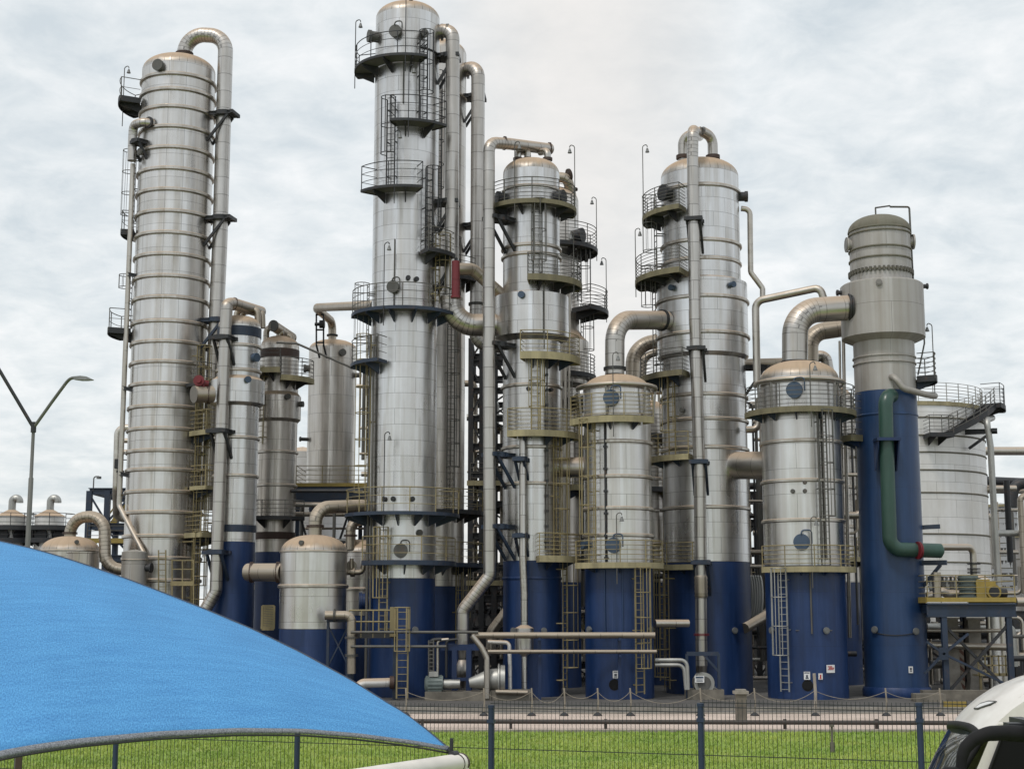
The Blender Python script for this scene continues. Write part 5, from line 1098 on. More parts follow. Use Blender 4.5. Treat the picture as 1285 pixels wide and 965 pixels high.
# ---- background steel frames and process lines
def frame(name, label, xs, Ys, zs, m='dark', w_=.28, brace=True, decks=(), rail='rail', fas='fascia'):
    t = thing(name, label, 'steel frame', (xs[0], Ys[0], 0))
    for x in xs:
        for y in Ys:
            mb = MB(); mb.beam((x, y, 0), (x, y, zs[-1]), w_, w_*.9, (0, 1, 0)); part('post', mb, m, t)
    for z in zs:
        mb = MB()
        for y in Ys: mb.ibeam((xs[0], y, z-.02), (xs[-1], y, z-.02), w_*.7, w_*1.2)
        for x in xs: mb.ibeam((x, Ys[0], z+.01), (x, Ys[-1], z+.01), w_*.6, w_)
        part('beams', mb, m, t)
    if brace:
        zz_ = [0] + list(zs)
        mb = MB()
        for i in range(len(zz_)-1):
            for j in range(len(xs)-1):
                a_, b_ = (xs[j], xs[j+1]) if (i+j) % 2 else (xs[j+1], xs[j])
                if brace == 2: mb.beam((b_, Ys[-1]-.1, zz_[i]+.2), (a_, Ys[-1]-.1, zz_[i+1]-.2), .13, .1)
                mb.beam((a_, Ys[0]-.02, zz_[i]+.2), (b_, Ys[0]-.02, zz_[i+1]-.2), .13, .1)
        part('brace', mb, m, t)
    for z in decks:
        mb = MB(); mb.box(((xs[0]+xs[-1])/2, (Ys[0]+Ys[-1])/2, z+.2), (xs[-1]-xs[0]+.3, Ys[-1]-Ys[0]+.3, .05)); d_ = part('deck', mb, 'grate', t)
        mb = MB(); mb.box(((xs[0]+xs[-1])/2, Ys[0]-.2, z+.16), (xs[-1]-xs[0]+.4, .05, .28)); part('kick_plate', mb, fas, d_)
        mb = MB(); n = max(2, int((xs[-1]-xs[0])/1.3))
        for i in range(n+1): x = xs[0] + (xs[-1]-xs[0])*i/n; mb.tube([(x, Ys[0]-.15, z+.2), (x, Ys[0]-.15, z+1.3)], .028, 6)
        for k in range(4): mb.tube([(xs[0], Ys[0]-.15, z+1.3-k*.28), (xs[-1], Ys[0]-.15, z+1.3-k*.28)], .022, 5)
        part('railing', mb, rail, d_)
    return t
X_ = lambda px, Y: W(px, 700, Y).x
Z_ = lambda py, Y: W(642, py, Y).z
frame('pipe_rack_structure', 'dark braced steel frame filling the gap between the tallest and the collared columns', [X_(590, 84), X_(604, 84), X_(620, 84), X_(660, 84)], [84, 90], [Z_(y, 84) for y in (830, 790, 750, 712, 672, 632, 595, 560, 525, 490, 455, 425)], 'dark', .3, 2, [Z_(y, 84) for y in (735, 610)])
frame('pipe_rack_structure', 'dark steel frame behind the evaporator between the central columns', [X_(702, 86), X_(745, 86), X_(800, 86), X_(850, 86)], [86, 92], [Z_(y, 86) for y in (800, 735, 670, 610, 550)], 'dark', .3, True, [Z_(y, 86) for y in (800, 670)], 'raily')
frame('pipe_rack_structure', 'steel frame with open sky bays between the widest column and the right hand evaporator', [X_(925, 88), X_(950, 88), X_(985, 88), X_(1030, 88), X_(1085, 88)], [88, 94], [Z_(y, 88) for y in (800, 740, 690, 655, 620)], 'dark', .3, True, [Z_(y, 88) for y in (740,)], 'raily')
frame('pipe_rack_structure', 'dark steel frame behind the short domed vessels left of the tallest column', [X_(320, 92), X_(375, 92), X_(430, 92), X_(470, 92)], [92, 98], [Z_(y, 92) for y in (800, 740, 680)], 'steelblue', .3, True, [Z_(740, 92)])
frame('pipe_rack_structure', 'blue braced stair tower left of the tall ringed column', [X_(109, 86), X_(132, 86), X_(163, 86)], [86, 92], [Z_(y, 86) for y in (700, 660, 616)], 'steelblue', .32, True, [Z_(y, 86) for y in (682,)], 'rail', 'yellow')
frame('pipe_rack_structure', 'pipe rack frame at the right edge behind the right deck', [X_(1160, 80), X_(1215, 80), X_(1270, 80), X_(1320, 80)], [80, 86], [Z_(y, 80) for y in (810, 770)], 'dark', .3)
frame('pipe_rack_structure', 'tall ladder like steel rack in the gap between the second evaporator and the blue tower', [X_(1050, 84), X_(1066, 84), X_(1086, 84)], [84, 88], [Z_(y, 84) for y in (830, 790, 745, 700, 655, 610, 565, 520)], 'dark', .24, 2, [Z_(745, 84)], 'raily')
frame('pipe_rack_structure', 'steel rack with yellow edged decks in the gap behind the first evaporator', [X_(705, 83), X_(724, 83), X_(742, 83)], [83, 86], [Z_(y, 83) for y in (835, 790, 745, 690, 650, 615)], 'dark', .24, 2, [Z_(790, 83), Z_(650, 83)], 'raily')
frame('pipe_rack_structure', 'steel rack with yellow edged deck left of the foot of the widest column', [X_(818, 84), X_(836, 84), X_(850, 84)], [84, 87], [Z_(y, 84) for y in (840, 800, 760, 720)], 'dark', .24, 2, [Z_(800, 84)], 'raily')
mb = MB()
for i in range(12):
    f = i/11; mb.beam(W(136+24*f, 668-38*f, 88.2), W(136+24*f, 668-38*f, 89.2), .3, .06)
mb.beam(W(134, 668, 88.2), W(161, 628, 88.2), .08, .34); mb.beam(W(134, 668, 89.2), W(161, 628, 89.2), .08, .34)
mb.tube([W(134, 650, 88.2), W(161, 610, 88.2)], .05, 6)
solo('stair', mb, 'yellow', 'yellow stair flight climbing inside the blue frame at left', 'stair')
mb = MB(); p = W(117, 616, 86); mb.tube(bend([p, p + Vector((0, 0, .85)), p + Vector((.3, 0, .85))], .15, 4), .04, 6); mb.disc_axis(p + Vector((.3, 0, .85)), (0, 0, -1), .14, .14, 10); solo('floodlight', mb, 'lamp', 'small floodlight on top of the blue frame at left', 'lamp')
for k, (x_, y0_, y1_) in enumerate(((147, 536, 614), (155, 549, 614))):
    pass
pipe('loop_pipe', 'cream hooked pipe standing on the blue frame and turning into the ringed column', 'pipe', [W(168, 537, 79), W(148, 537, 79), W(146, 612, 79), W(146, 655, 80), W(160, 650, 80)], .2, .4, 'thinpipe', [], 'dark', 1.2, 14)
for k, py in enumerate((553, 567)): runpipe('branch_line', ('upper', 'lower')[k] + ' short cream branch between the hooked pipe and the ringed column', 'pipe', [W(148, py, 79), W(168, py, 79)], .13, None, 'thinpipe', 10)
mb = MB(); mb.box(tuple(W(158, 592, 79)), (.9, .5, .1)); mb.box(tuple(W(148, 582, 78.8)), (.3, .3, .5)); mb.beam(W(146, 577, 79), W(163, 577, 79), .05); solo('valve_platform', mb, 'dark', 'dark bracket and valve between the hooked pipe and the ringed column', 'valve')
# process pipework (seeded, each a single run)
pr_ = random.Random(21)
words = {0: 'low', 1: 'mid height', 2: 'high'}
HUE = {'thinpipe': 'silver', 'pipe_tan': 'tan', 'dark': 'dark', 'galv': 'grey', 'rail': 'grey'}
def clutter(zone, x0, x1, y0, y1, Y0, Y1, nh, nv):
    for k in range(nh):
        py = y0 + (y1-y0)*(k+.5)/nh + pr_.uniform(-3, 3); Y = pr_.uniform(Y0, Y1); a_ = pr_.uniform(x0, x0+(x1-x0)*.3); b_ = pr_.uniform(x0+(x1-x0)*.7, x1)
        rad = pr_.choice((.07, .1, .14, .2)); mm = pr_.choice(('thinpipe', 'thinpipe', 'pipe_tan', 'dark', 'galv'))
        P = [W(a_, py, Y), W(b_, py, Y)]
        if pr_.random() < .5: P.append(P[-1] + Vector((0, 0, pr_.choice((-1, 1))*pr_.uniform(.8, 2))))
        runpipe('cross_pipe', '%s %s background pipe crossing level %s' % ('fat' if rad > .12 else 'thin', HUE[mm], zone), 'pipe', P, rad, .3, mm, 9, 'level pipes ' + zone)
    for k in range(nv):
        px = x0 + (x1-x0)*(k+.5)/nv + pr_.uniform(-2, 2); Y = pr_.uniform(Y0, Y1); rad = pr_.choice((.06, .09, .13, .2)); mm = pr_.choice(('thinpipe', 'pipe_tan', 'dark', 'rail'))
        yb = pr_.uniform(y0+(y1-y0)*.65, y1); yt = pr_.uniform(y0, y0+(y1-y0)*.3); p, q_ = W(px, yb, Y), W(px, yt, Y); q_.x = p.x
        P = [p, q_]
        if pr_.random() < .4: P.append(q_ + Vector((pr_.choice((-1, 1))*pr_.uniform(.6, 1.6), 0, 0)))
        runpipe('riser_pipe', '%s %s background pipe standing upright %s' % ('fat' if rad > .12 else 'thin', HUE[mm], zone), 'pipe', P, rad, .3, mm, 9, 'upright pipes ' + zone)
clutter('between the tallest and collared columns', 585, 640, 470, 870, 85, 89, 18, 3)
clutter('between the collared column and first evaporator', 698, 742, 500, 860, 79, 85, 18, 10)
clutter('between the first evaporator and the widest column', 812, 850, 480, 860, 79, 85, 18, 9)
clutter('between the widest column and second evaporator', 935, 970, 500, 860, 76, 86, 18, 8)
clutter('between the second evaporator and the blue tower', 1048, 1085, 490, 865, 76, 86, 20, 9)
clutter('behind the short domed vessels', 328, 470, 610, 700, 80, 91, 6, 7)
clutter('under the right deck', 1162, 1290, 770, 870, 72, 84, 16, 24)
clutter('right of the big pale tank', 1235, 1290, 600, 760, 90, 104, 6, 6)
clutter('left of the tallest column', 447, 470, 440, 610, 78, 84, 6, 4)
mb = MB()
for i in range(5): mb.tube([W(940 + 4*math.cos(D2(x)) + 3*i, 748 + 26*math.sin(D2(x)), 77) for x in range(-80, 81, 16)], .1, 6)
solo('exchanger_coil', mb, 'galv', 'bright curved coil tubes in the gap right of the widest column', 'coil')
runpipe('slanting_pipe', 'rusty slanting pipe crossing to the blue foot of the widest column', 'pipe', [W(934, 788, 71), W(962, 772, 73)], .24, None, 'pipe_tan', 14)
runpipe('slanting_pipe', 'silver pipe slanting down left behind the foot of the collared column', 'pipe', [W(640, 762, 74), W(617, 792, 74), W(616, 815, 74)], .26, .5, 'pipe_tan', 14)
runpipe('cross_line', 'thin wire line from the streaked vessel to the tallest column', 'pipe', [W(347, 430, 78), W(372, 431, 78), W(445, 463, 78), W(458, 463, 76)], .06, .2, 'rail', 8)

# ---- ground level equipment
pz = lambda px, py, Y: W(px, py, Y)
runpipe('cross_pipe', 'thicker upper level pipe running before the blue feet of the columns', 'pipe', [W(592, 797, 66.2), W(822, 797, 66.2)], .135, None, 'pipe_tan', 14)
runpipe('cross_pipe', 'thinner lower level pipe running before the blue feet of the columns', 'pipe', [W(612, 817.5, 66.2), W(824, 817.5, 66.2)], .085, None, 'pipe_tan', 12)
for k, px in enumerate((677, 777)):
    mb = MB(); p = W(px, 797, 66.5); mb.beam((p.x, 66.5, 0), (p.x, 66.5, p.z-.1), .14); mb.beam((p.x, 66.1, p.z-.16), (p.x, 66.6, p.z-.16), .12); mb.beam((p.x, 66.1, W(px, 819, 66.2).z-.14), (p.x, 66.6, W(px, 819, 66.2).z-.14), .1)
    solo('pipe_support', mb, 'blue', ('blue post carrying two level pipes before the collared column', 'blue post carrying two level pipes before the first evaporator')[k], 'pipe support')
runpipe('cross_pipe', 'fat short pipe ending at the front pipe of the widest column', 'pipe', [W(822, 782, 66.8), W(864, 782, 67.2)], .17, None, 'pipe', 14)
for k, y_ in enumerate((828, 834)): runpipe('return_pipe', ('outer grey pipe', 'inner grey pipe')[k] + ' turning down left of the fan at the widest column', 'pipe', [W(822, y_, 66.5), W(858+4*(1-k), y_, 66.5), W(861+2.5*(1-k), 865, 66.5)], .09, .3, 'galv', 10)
# slanted pipe & fan train
runpipe('slanting_pipe', 'dusty pipe dropping from the upper level pipe to the cone fan', 'pipe', [W(592, 797, 66), W(604, 812, 66), W(611, 826, 66), W(611, 876, 66)], .13, .25, 'thinpipe', 12)
t = thing('cyclone_hopper', 'tapered hopper ending the jogged silver pipe inside a blue stand', 'hopper', (W(580, 850, 68.2).x, 68.2, 0))
p = W(580.5, 815, 68.2); mb = MB(); mb.lathe((p.x, p.y), [(.1, .5), (.32, 1.1), (.34, 1.4), (.18, 1.75), (.3, 2.6), (.3, p.z)], 22); part('cone', mb, 'pipe', t)
t = thing('blue_stand', 'blue steel stand around the hopper at the foot of the jogged pipe', 'steel stand', (W(575, 870, 67.2).x, 67.2, 0))
x0, x1 = W(570, 850, 67.2).x, W(588, 850, 67.2).x; zt_ = W(580, 812, 67.2).z
for x in (x0, x1):
    for y in (67.2, 68.9):
        mb = MB(); mb.beam((x, y, 0), (x, y, zt_), .22); part('leg', mb, 'blue', t)
for y in (67.2, 68.9):
    mb = MB(); mb.beam((W(553, 800, 67).x, y, zt_), (W(601, 800, 67).x, y, zt_), .2, .26); part('beam', mb, 'blue', t)
    mb = MB(); mb.beam((x0, y, zt_*.4), (x1, y, zt_*.4), .14); part('beam', mb, 'blue', t)
# motor + fan
t = thing('blower_motor', 'grey electric motor on a concrete block left of the blue stand', 'motor', (W(545, 870, 66.5).x, 66.5, .3))
zc_ = W(545, 858, 66.5).z; xa, xb = W(533, 858, 66.5).x, W(556, 858, 66.5).x
mb = MB(); mb.tube([(xa, 66.5, zc_), (xa+.05, 66.5, zc_), (xa+.05, 66.5, zc_), (xb, 66.5, zc_)], [.25, .34, .36, .36], 22); part('motor_body', mb, 'motor', t)
mb = MB()
for i in range(16):
    a_ = 2*PI*i/16; mb.beam((xa+.15, 66.5 + .37*math.cos(a_), zc_ + .37*math.sin(a_)), (xb-.05, 66.5 + .37*math.cos(a_), zc_ + .37*math.sin(a_)), .03, .05)
part('cooling_fins', mb, 'motor', t)
mb = MB(); mb.box(((xa+xb)/2, 66.4, zc_+.44), (.4, .35, .22)); part('terminal_box', mb, 'galv', t)
mb = MB(); mb.box(((xa+xb)/2, 66.5, zc_-.42), (.7, .6, .22)); part('mount', mb, 'galv', t)
mb = MB(); mb.tube([(xb+.02, 66.5, zc_), (xb+.75, 66.5, zc_)], .2, 16); part('shaft_guard', mb, 'galv', t)
mb = MB(); xa, xb = W(589, 856, 66.6).x, W(632, 850, 66.6).x; zc_ = W(610, 853, 66.6).z
mb.tube([(xa, 66.6, zc_-.12), (xa+.9, 66.6, zc_), (xb-.25, 66.6, zc_+.02)], [.2, .48, .5], 28); mb.disc_axis((xb-.25, 66.6, zc_), (1, 0, 0), .72, .07, 28); mb.disc_axis((xb-.14, 66.6, zc_), (1, 0, 0), .66, .2, 28)
solo('cone_duct', mb, 'galv', 'shiny grey cone shaped duct lying low before the collared column', 'duct')
mb = MB(); mb.box((W(575, 875, 66.4).x, 66.7, .22), (2.9, 1.4, .44)); mb.box((W(640, 875, 66.4).x-.2, 66.7, .25), (2.2, 1.2, .5)); solo('concrete_block', mb, 'concdk', 'low concrete block under the motor and the cone duct', 'plinth', loc=(W(590, 875, 66).x, 66.5, 0))
runpipe('level_pipe', 'small tan pump pipe lying before the cone duct', 'pipe', [W(622, 868, 66), W(662, 869, 66)], .1, None, 'pipe_tan', 10)
runpipe('drop_pipe', 'pale pipe dropping right of the cone duct with a valve', 'pipe', [W(612, 805, 67), W(639, 806, 67), W(640, 838, 67), W(640, 868, 67)], .09, .2, 'tank', 10)
runpipe('bent_pipe', 'fat silver pipe end lying before the foot of the tallest column', 'pipe', [W(449, 862, 65.8), W(455, 857, 65.8), W(489, 856, 66.4)], .2, .25, 'tank', 14)
mb = MB(); mb.disc_axis(W(489, 856, 66.4), (1, .1, 0), .28, .2, 18); solo('pipe_flange', mb, 'brown', 'rusty flange joining the silver pipe end to the tallest column', 'flange')
for k, (a_, b_, py) in enumerate(((440, 600, 793), (440, 560, 811))): runpipe('rail_pipe', ('upper', 'lower')[k] + ' grey rail pipe crossing the foot of the tallest column', 'pipe', [W(a_, py, 66), W(b_, py, 66)], .06, None, 'rail', 8)
for k, px in enumerate((540, 549, 560)): runpipe('riser_pipe', ('ladder like tray riser', 'pale riser with hooked top', 'dark riser')[k] + ' beside the foot of the tallest column', 'pipe', [W(px, 850, 67), W(px, 803, 67), W(px + 14, 802, 67)], (.09, .07, .06)[k], .2, ('dark', 'thinpipe', 'dark')[k], 8)
mb = MB()
for k in range(10): mb.beam(W(538, 806+5*k, 66.9), W(544, 806+5*k, 66.9), .05)
for px in (538, 544): mb.beam(W(px, 803, 66.9), W(px, 856, 66.9), .06)
solo('cable_tray', mb, 'rail', 'ladder like cable tray at the foot of the tallest column', 'cable tray')
# fan at J
t = thing('centrifugal_fan', 'grey snail shaped fan with a white plate below the front pipe of the widest column', 'fan', (W(882, 868, 67.6).x, 67.6, 0))
p = W(883, 856, 67.5); mb = MB(); mb.tube([(p.x-.3, 67.5, p.z), (p.x+.1, 67.3, p.z)], .42, 26); mb.disc_axis((p.x-.05, 66.9, p.z), (0, 1, 0), .46, .7, 28); mb.tube([(p.x+.2, 67.5, p.z-.1), (p.x+.4, 67.1, p.z-.4)], .2, 12); part('casing', mb, 'galv', t)
mb = MB(); mb.disc_axis((p.x-.05, 66.88, p.z), (0, -1, 0), .3, .06, 20); part('inlet', mb, 'cover', t)
mb = MB(); q_ = W(878, 852, 66.7); mb.box((q_.x, 66.75, q_.z), (.42, .03, .3)); mb.cur = 1; mb.box((q_.x, 66.73, q_.z+.08), (.34, .012, .07))
for i in range(2): mb.box((q_.x, 66.73, q_.z-.02-.06*i), (.28, .012, .02))
part('name_plate', mb, ['white', 'coverblue'], t)
mb = MB(); pq = W(880.5, 835, jf); mb.tube([(pq.x, jf, pq.z+.1), (pq.x, jf+.1, p.z+.35)], [.28, .25], 20); part('inlet_duct', mb, 'pipe', t)
mb = MB(); mb.box((p.x, 67.4, .25), (1.6, 1.4, .5)); part('plinth', mb, 'concdk', t)
t = thing('blue_stand', 'blue steel portal standing around the fan at the widest column', 'steel stand', (W(866, 870, 67).x, 67, 0))
x0, x1 = W(862, 840, 67).x, W(902, 840, 67).x; zt_ = W(880, 820, 67).z
for x in (x0, x1):
    mb = MB(); mb.beam((x, 67, 0), (x, 67, zt_), .12); part('leg', mb, 'steelblue', t)
mb = MB(); mb.beam((x0, 67, zt_), (x1, 67, zt_), .14, .18); mb.beam((x1, 67, zt_-.8), (x1-.7, 67, zt_), .1); part('beams', mb, 'steelblue', t)

# ---- signs on the blue feet
def sign(label, T, px, py, wpx, hpx, rr, bars, cm, red=False):
    a_ = T.ang(px, py, rr+.05); c = pol(T, a_, rr+.04, T.zf(py, rr)); w_, h_ = wpx*mpp(py, T.Y), hpx*mpp(py, T.Y)
    mb = MB(); mb.box(c, (w_, .025, h_), a_); mb.cur = 1
    dr = Vector((math.sin(a_), -math.cos(a_), 0)); tg = Vector((math.cos(a_), math.sin(a_), 0))
    for bx, bz, bw, bh in bars: mb.box(c + dr*.016 + tg*bx*w_ + Vector((0, 0, bz*h_)), (bw*w_, .008, bh*h_), a_)
    return solo('sign', mb, ['white', cm], label, 'sign', loc=tuple(c - Vector((0, 0, h_/2))))
M['redink'] = paint('red sign print', (.42, .05, .04), .5, .1); M['ink'] = paint('dark sign print', (.05, .06, .08), .5, .1)
lines = [(0, .1, .7, .12), (-.05, -.12, .6, .07), (0, -.28, .65, .06)]
sign('largest white sign, red lettered, on the right hand evaporator blue foot', K, 1042.5, 839, 11.5, 9.5, K.r, [(-.1, .28, .55, .12), (.08, .1, .66, .14), (-.02, -.08, .7, .1)], 'redink')
sign('tall white notice with emblem directly above the right hand evaporator opening', K, 1012.7, 847.5, 7.5, 9.5, K.r, [(0, .36, .8, .12), (0, -.05, .3, .3), (0, -.3, .5, .16)], 'ink')
sign('smallest white notice with a red mark beside the black opening of the right hand evaporator', K, 1029.7, 848.5, 5.2, 7.5, K.r, [(0, .02, .35, .6), (0, -.36, .6, .1)], 'redink')
sign('small white tag on the blue foot of the tower with the green pipe', Lt, 1143, 840, 5.6, 8, rb2, [(0, .1, .4, .4), (0, -.25, .5, .12)], 'ink')
sign('white notice above the dark opening of the first evaporator', I, 772.5, 846, 7, 9, I.r, [(0, .34, .7, .12), (0, -.05, .45, .3), (0, -.32, .5, .12)], 'ink')
# =================================================================== BARRIER, RAIL, FENCE
M['railbrown'] = paint('dark brown rail paint', (.045, .036, .032), .6, .3)
posts = [(509, 897), (607, 897), (667, 897), (708, 897), (750, 897), (791, 897), (879, 897), (947, 897), (1023, 898), (1112, 897), (1180, 897)]
ords = ['first', 'second', 'third', 'fourth', 'fifth', 'sixth', 'seventh', 'eighth', 'ninth', 'tenth', 'eleventh']
BY = 57.2; tips = []
for k, (px, py) in enumerate(posts):
    x = W(px, 890, BY).x; big = px == 1023; h = 1.55 if big else 1.0; t = thing('barrier_post', '%s slim barrier post from the left on the paving before the plant' % ords[k] if not big else 'tallest pale crooked barrier post before the right hand evaporator', 'barrier post', (x, BY, .03), 'barrier posts along the paving')
    mb = MB(); mb.tube([(x, BY, .06), (x+.03, BY, .06+h*.5), (x, BY, .06+h)], .06 if big else .032, 8); part('post', mb, 'conc' if big else 'rope', t)
    mb = MB(); mb.lathe((x, BY), [(.17, .03), (.17, .07), (.05, .16)], 14); part('base', mb, 'dark', t); tips.append(Vector((x, BY, .0+h*(.62 if big else .93))))
for k in range(len(tips)-1):
    a_, b_ = tips[k], tips[k+1]; sag = rnd.uniform(.15, .4) + .05*(b_-a_).length
    mb = MB(); mb.tube([a_ + (b_-a_)*(i/12) - Vector((0, 0, sag*4*(i/12)*(1-i/12))) for i in range(13)], .010, 6)
    solo('barrier_rope', mb, 'rope', 'sagging pale rope between the %s and %s barrier posts from the left' % (ords[k], ords[k+1]), 'rope', 'ropes between barrier posts')
mb = MB(); mb.tube([W(300, 903.5, 52), W(641, 905, 51), W(1300, 907, 50.6)], .075, 10)
t = thing('pipe_rail', 'low brown pipe rail along the near edge of the pink paving', 'rail', (0, 51, 0)); part('rail', mb, 'railbrown', t)
for px in (420, 530, 641, 760, 985, 1100):
    mb = MB(); Y_ = 51; p = W(px, 905, Y_); mb.beam((p.x, p.y+.02, 0), (p.x, p.y+.02, p.z+.08), .1); part('post', mb, 'railbrown', t)
t = thing('utility_pedestal', 'square grey concrete pedestal with a cap standing on the paving edge', 'pedestal', (W(930, 900, 53).x, 53, .03)); p = W(930.5, 915, 53)
mb = MB(); mb.box((p.x, 53, .55), (.36, .36, 1.05)); part('body', mb, 'concdk', t)
mb = MB(); mb.box((p.x, 53, 1.13), (.5, .5, .1)); mb.box((p.x, 53, 1.21), (.34, .34, .06)); part('cap', mb, 'conc', t)
mb = MB(); p = W(1044.5, 936, 43); mb.tube([(p.x, 43, -.01), (p.x, 43, .75)], .035, 8); mb.tube([(p.x, 43, .0), (p.x, 43, .28)], .06, 8); mb.box((p.x, 43, .74), (.12, .12, .05)); solo('garden_tap', mb, 'concdk', 'short standpipe rising from the grass near the right fence post', 'standpipe')
# fence, 2.5 m panels, line turned so that it comes nearer to the right
FX3, FY3, FC, FS = -.244, 17.7, 2.5*math.cos(math.radians(18.4)), 2.5*math.sin(math.radians(18.4))
fp = [(FX3 + FC*q_, FY3 - FS*q_) for q_ in (-5.06, -4.04, -3.03, -2.03, -1.005, 0, .995, 1.945, 2.93)]
ztop = {i: z for i, z in zip(range(-5, 4), (2.72, 2.75, 2.78, 2.81, 2.83, 2.86, 2.93, 2.98, 3.0))}
fence = thing('mesh_fence', 'dark blue welded wire mesh fence with slim posts crossing the lawn', 'fence', (FX3, FY3, 0))
mb = MB()
for i in range(-5, 3):
    a_, b_ = fp[i+5], fp[i+6]; mb.beam((a_[0], a_[1], .15), (b_[0], b_[1], .15), .16, .42)
part('base_wall', mb, 'conc', fence)
for i in range(-5, 4):
    x, y = fp[i+5]; z = ztop[i]
    mb = MB(); mb.tube([(x, y, 0), (x, y, z)], .036, 12); mb.tube([(x, y, z), (x, y, z+.035)], .042, 12)
    for h in (.6, 1.5, z-.15): mb.box((x, y, h), (.082, .082, .04), -math.radians(18.4))
    part('fence_post', mb, 'fence', fence)
for i in range(-5, 3):
    a_, b_ = Vector((*fp[i+5], 0)), Vector((*fp[i+6], 0)); zt_ = (ztop[i]+ztop[i+1])/2 + .06; mb = MB(); d = (b_-a_).normalized(); nrm = Vector((d.y, -d.x, 0))
    n = 49; 
    for k in range(1, n+1):
        p = a_ + (b_-a_)*(k/(n+1)) + nrm*.03
        mb.beam(p + Vector((0, 0, .37)), p + Vector((0, 0, zt_)), (.0052), .0052, (0, 1, 0))
    for h in (.45, .95, 1.0, 1.5, 1.9, 1.95, 2.4, zt_-.09, zt_-.04):
        fold = .0
        mb.beam(a_ + nrm*.024 + Vector((0, 0, h)), b_ + nrm*.024 + Vector((0, 0, h)), .007, .009)
    part('mesh_panel', mb, 'wire', fence)

# =================================================================== SHADE SAIL
m, t, b = mat('blue shade net'); LK = t.links.new; uv = nd(t, 'ShaderNodeTexCoord').outputs['UV']
n1 = nd(t, 'ShaderNodeTexNoise', Scale=1.0, Detail=5.0, Roughness=.65); LK(mapping(t, uv, (1.1, 14, 1)), n1.inputs['Vector'])
n2 = nd(t, 'ShaderNodeTexNoise', Scale=52.0, Detail=4.0, Roughness=.7); LK(uv, n2.inputs['Vector'])
n3 = nd(t, 'ShaderNodeTexNoise', Scale=.8, Detail=3.0, Roughness=.5); LK(uv, n3.inputs['Vector'])
c = mixc(t, 1.0, (.078, .272, .545), ramp(t, n1.outputs[0], .3, (.82, .86, .90), .72, (1.16, 1.12, 1.07)), 'MULTIPLY')
c = mixc(t, 1.0, c, ramp(t, n2.outputs[0], .36, (.52, .62, .70), .66, (1.4, 1.3, 1.2)), 'MULTIPLY')
c = mixc(t, 1.0, c, ramp(t, n3.outputs[0], .3, (.92, .93, .94), .7, (1.06, 1.06, 1.06)), 'MULTIPLY')
LK(c, b.inputs['Base Color']); b.inputs['Roughness'].default_value = .75; b.inputs['Specular IOR Level'].default_value = .25
sxy = nd(t, 'ShaderNodeSeparateXYZ'); LK(uv, sxy.inputs[0]); fr2 = math_(t, 'FRACT', math_(t, 'DIVIDE', sxy.outputs[0], 1.85)); sm_ = math_(t, 'LESS_THAN', fr2, .012)
c = mixc(t, math_(t, 'MULTIPLY', sm_, .35), c, (.04, .13, .30))
bp = nd(t, 'ShaderNodeBump', Strength=.35, Distance=.004); LK(math_(t, 'ADD', n2.outputs[0], math_(t, 'MULTIPLY', n1.outputs[0], 1.2)), bp.inputs['Height']); LK(bp.outputs[0], b.inputs['Normal'])
M['sail'] = m
m, t, b = mat('grey net hem'); LK = t.links.new; uv = nd(t, 'ShaderNodeTexCoord').outputs['Object']; n2 = nd(t, 'ShaderNodeTexNoise', Scale=110.0, Detail=2.0, Roughness=.7); LK(uv, n2.inputs['Vector']); LK(ramp(t, n2.outputs[0], .35, (.09, .10, .115), .66, (.27, .285, .31)), b.inputs['Base Color']); b.inputs['Roughness'].default_value = .85; M['hem'] = m
def interp(tab, x):
    for (xa, ya), (xb, yb) in zip(tab[:-1], tab[1:]):
        if xa <= x <= xb or (tab[0][0] > x and xa == tab[0][0]): return ya + (yb-ya)*(x-xa)/(xb-xa)
    return tab[-1][1]
far_px = [(-160, 652), (-80, 664), (0, 679), (45, 689.5), (90, 703), (124, 714.5), (155, 725), (200, 742), (261, 766), (318, 790), (378, 819), (440, 853), (483, 880), (509, 895.5), (532, 913), (563, 939)]
near_px = [(-160, 990), (-80, 968), (0, 947), (50, 938), (100, 931), (200, 921.5), (300, 917), (380, 917.5), (450, 923), (520, 932), (563, 940)]
def smooth(tab, x, k=30):
    s_ = 0
    for i in range(-3, 4): s_ += interp(tab, max(tab[0][0], min(tab[-1][0], x + i*k/3)))
    return s_/7
NU, NV = 72, 28
cX, cY, cZ = W(563, 939.5, 9.8)
grid = []
for i in range(NU+1):
    u = i/NU; xf = -160 + 723*u
    kk = 24*(1-u)*min(1, u*6)
    xn = xf
    Yf = 12.6 + (9.8-12.6)*u**1.0; Yn = 7.2 + (9.8-7.2)*u**1.1
    yf = smooth(far_px, xf, kk) if kk > 2 else interp(far_px, xf); yn = smooth(near_px, xn, kk) if kk > 2 else interp(near_px, xn)
    A_, B_ = W(xn, yn, Yn), W(xf, yf, Yf)
    row = []
    for j in range(NV+1):
        v = j/NV; p = A_.lerp(B_, v); p.z += (B_.z-A_.z)*.16*math.sin(PI*v)*(1-.3*v)
        row.append(p)
    grid.append(row)
mb = MB(); vs = [p for row in grid for p in row]; fs = []; uvs = []
for i in range(NU):
    for j in range(NV):
        q = [i*(NV+1)+j, (i+1)*(NV+1)+j, (i+1)*(NV+1)+j+1, i*(NV+1)+j+1]; fs.append(q)
        uvs.append([((ii/NU)*7.6*(1-.0*jj/NV), jj/NV*5.0*(1-ii/NU*.9)) for ii, jj in ((i, j), (i+1, j), (i+1, j+1), (i, j+1))])
mb.add(vs, fs, uvs, True)
sail = thing('shade_sail', 'large blue shade net sail sloping down to a pointed corner in the foreground', 'shade sail', (cX-2.6, cY, 2.6))
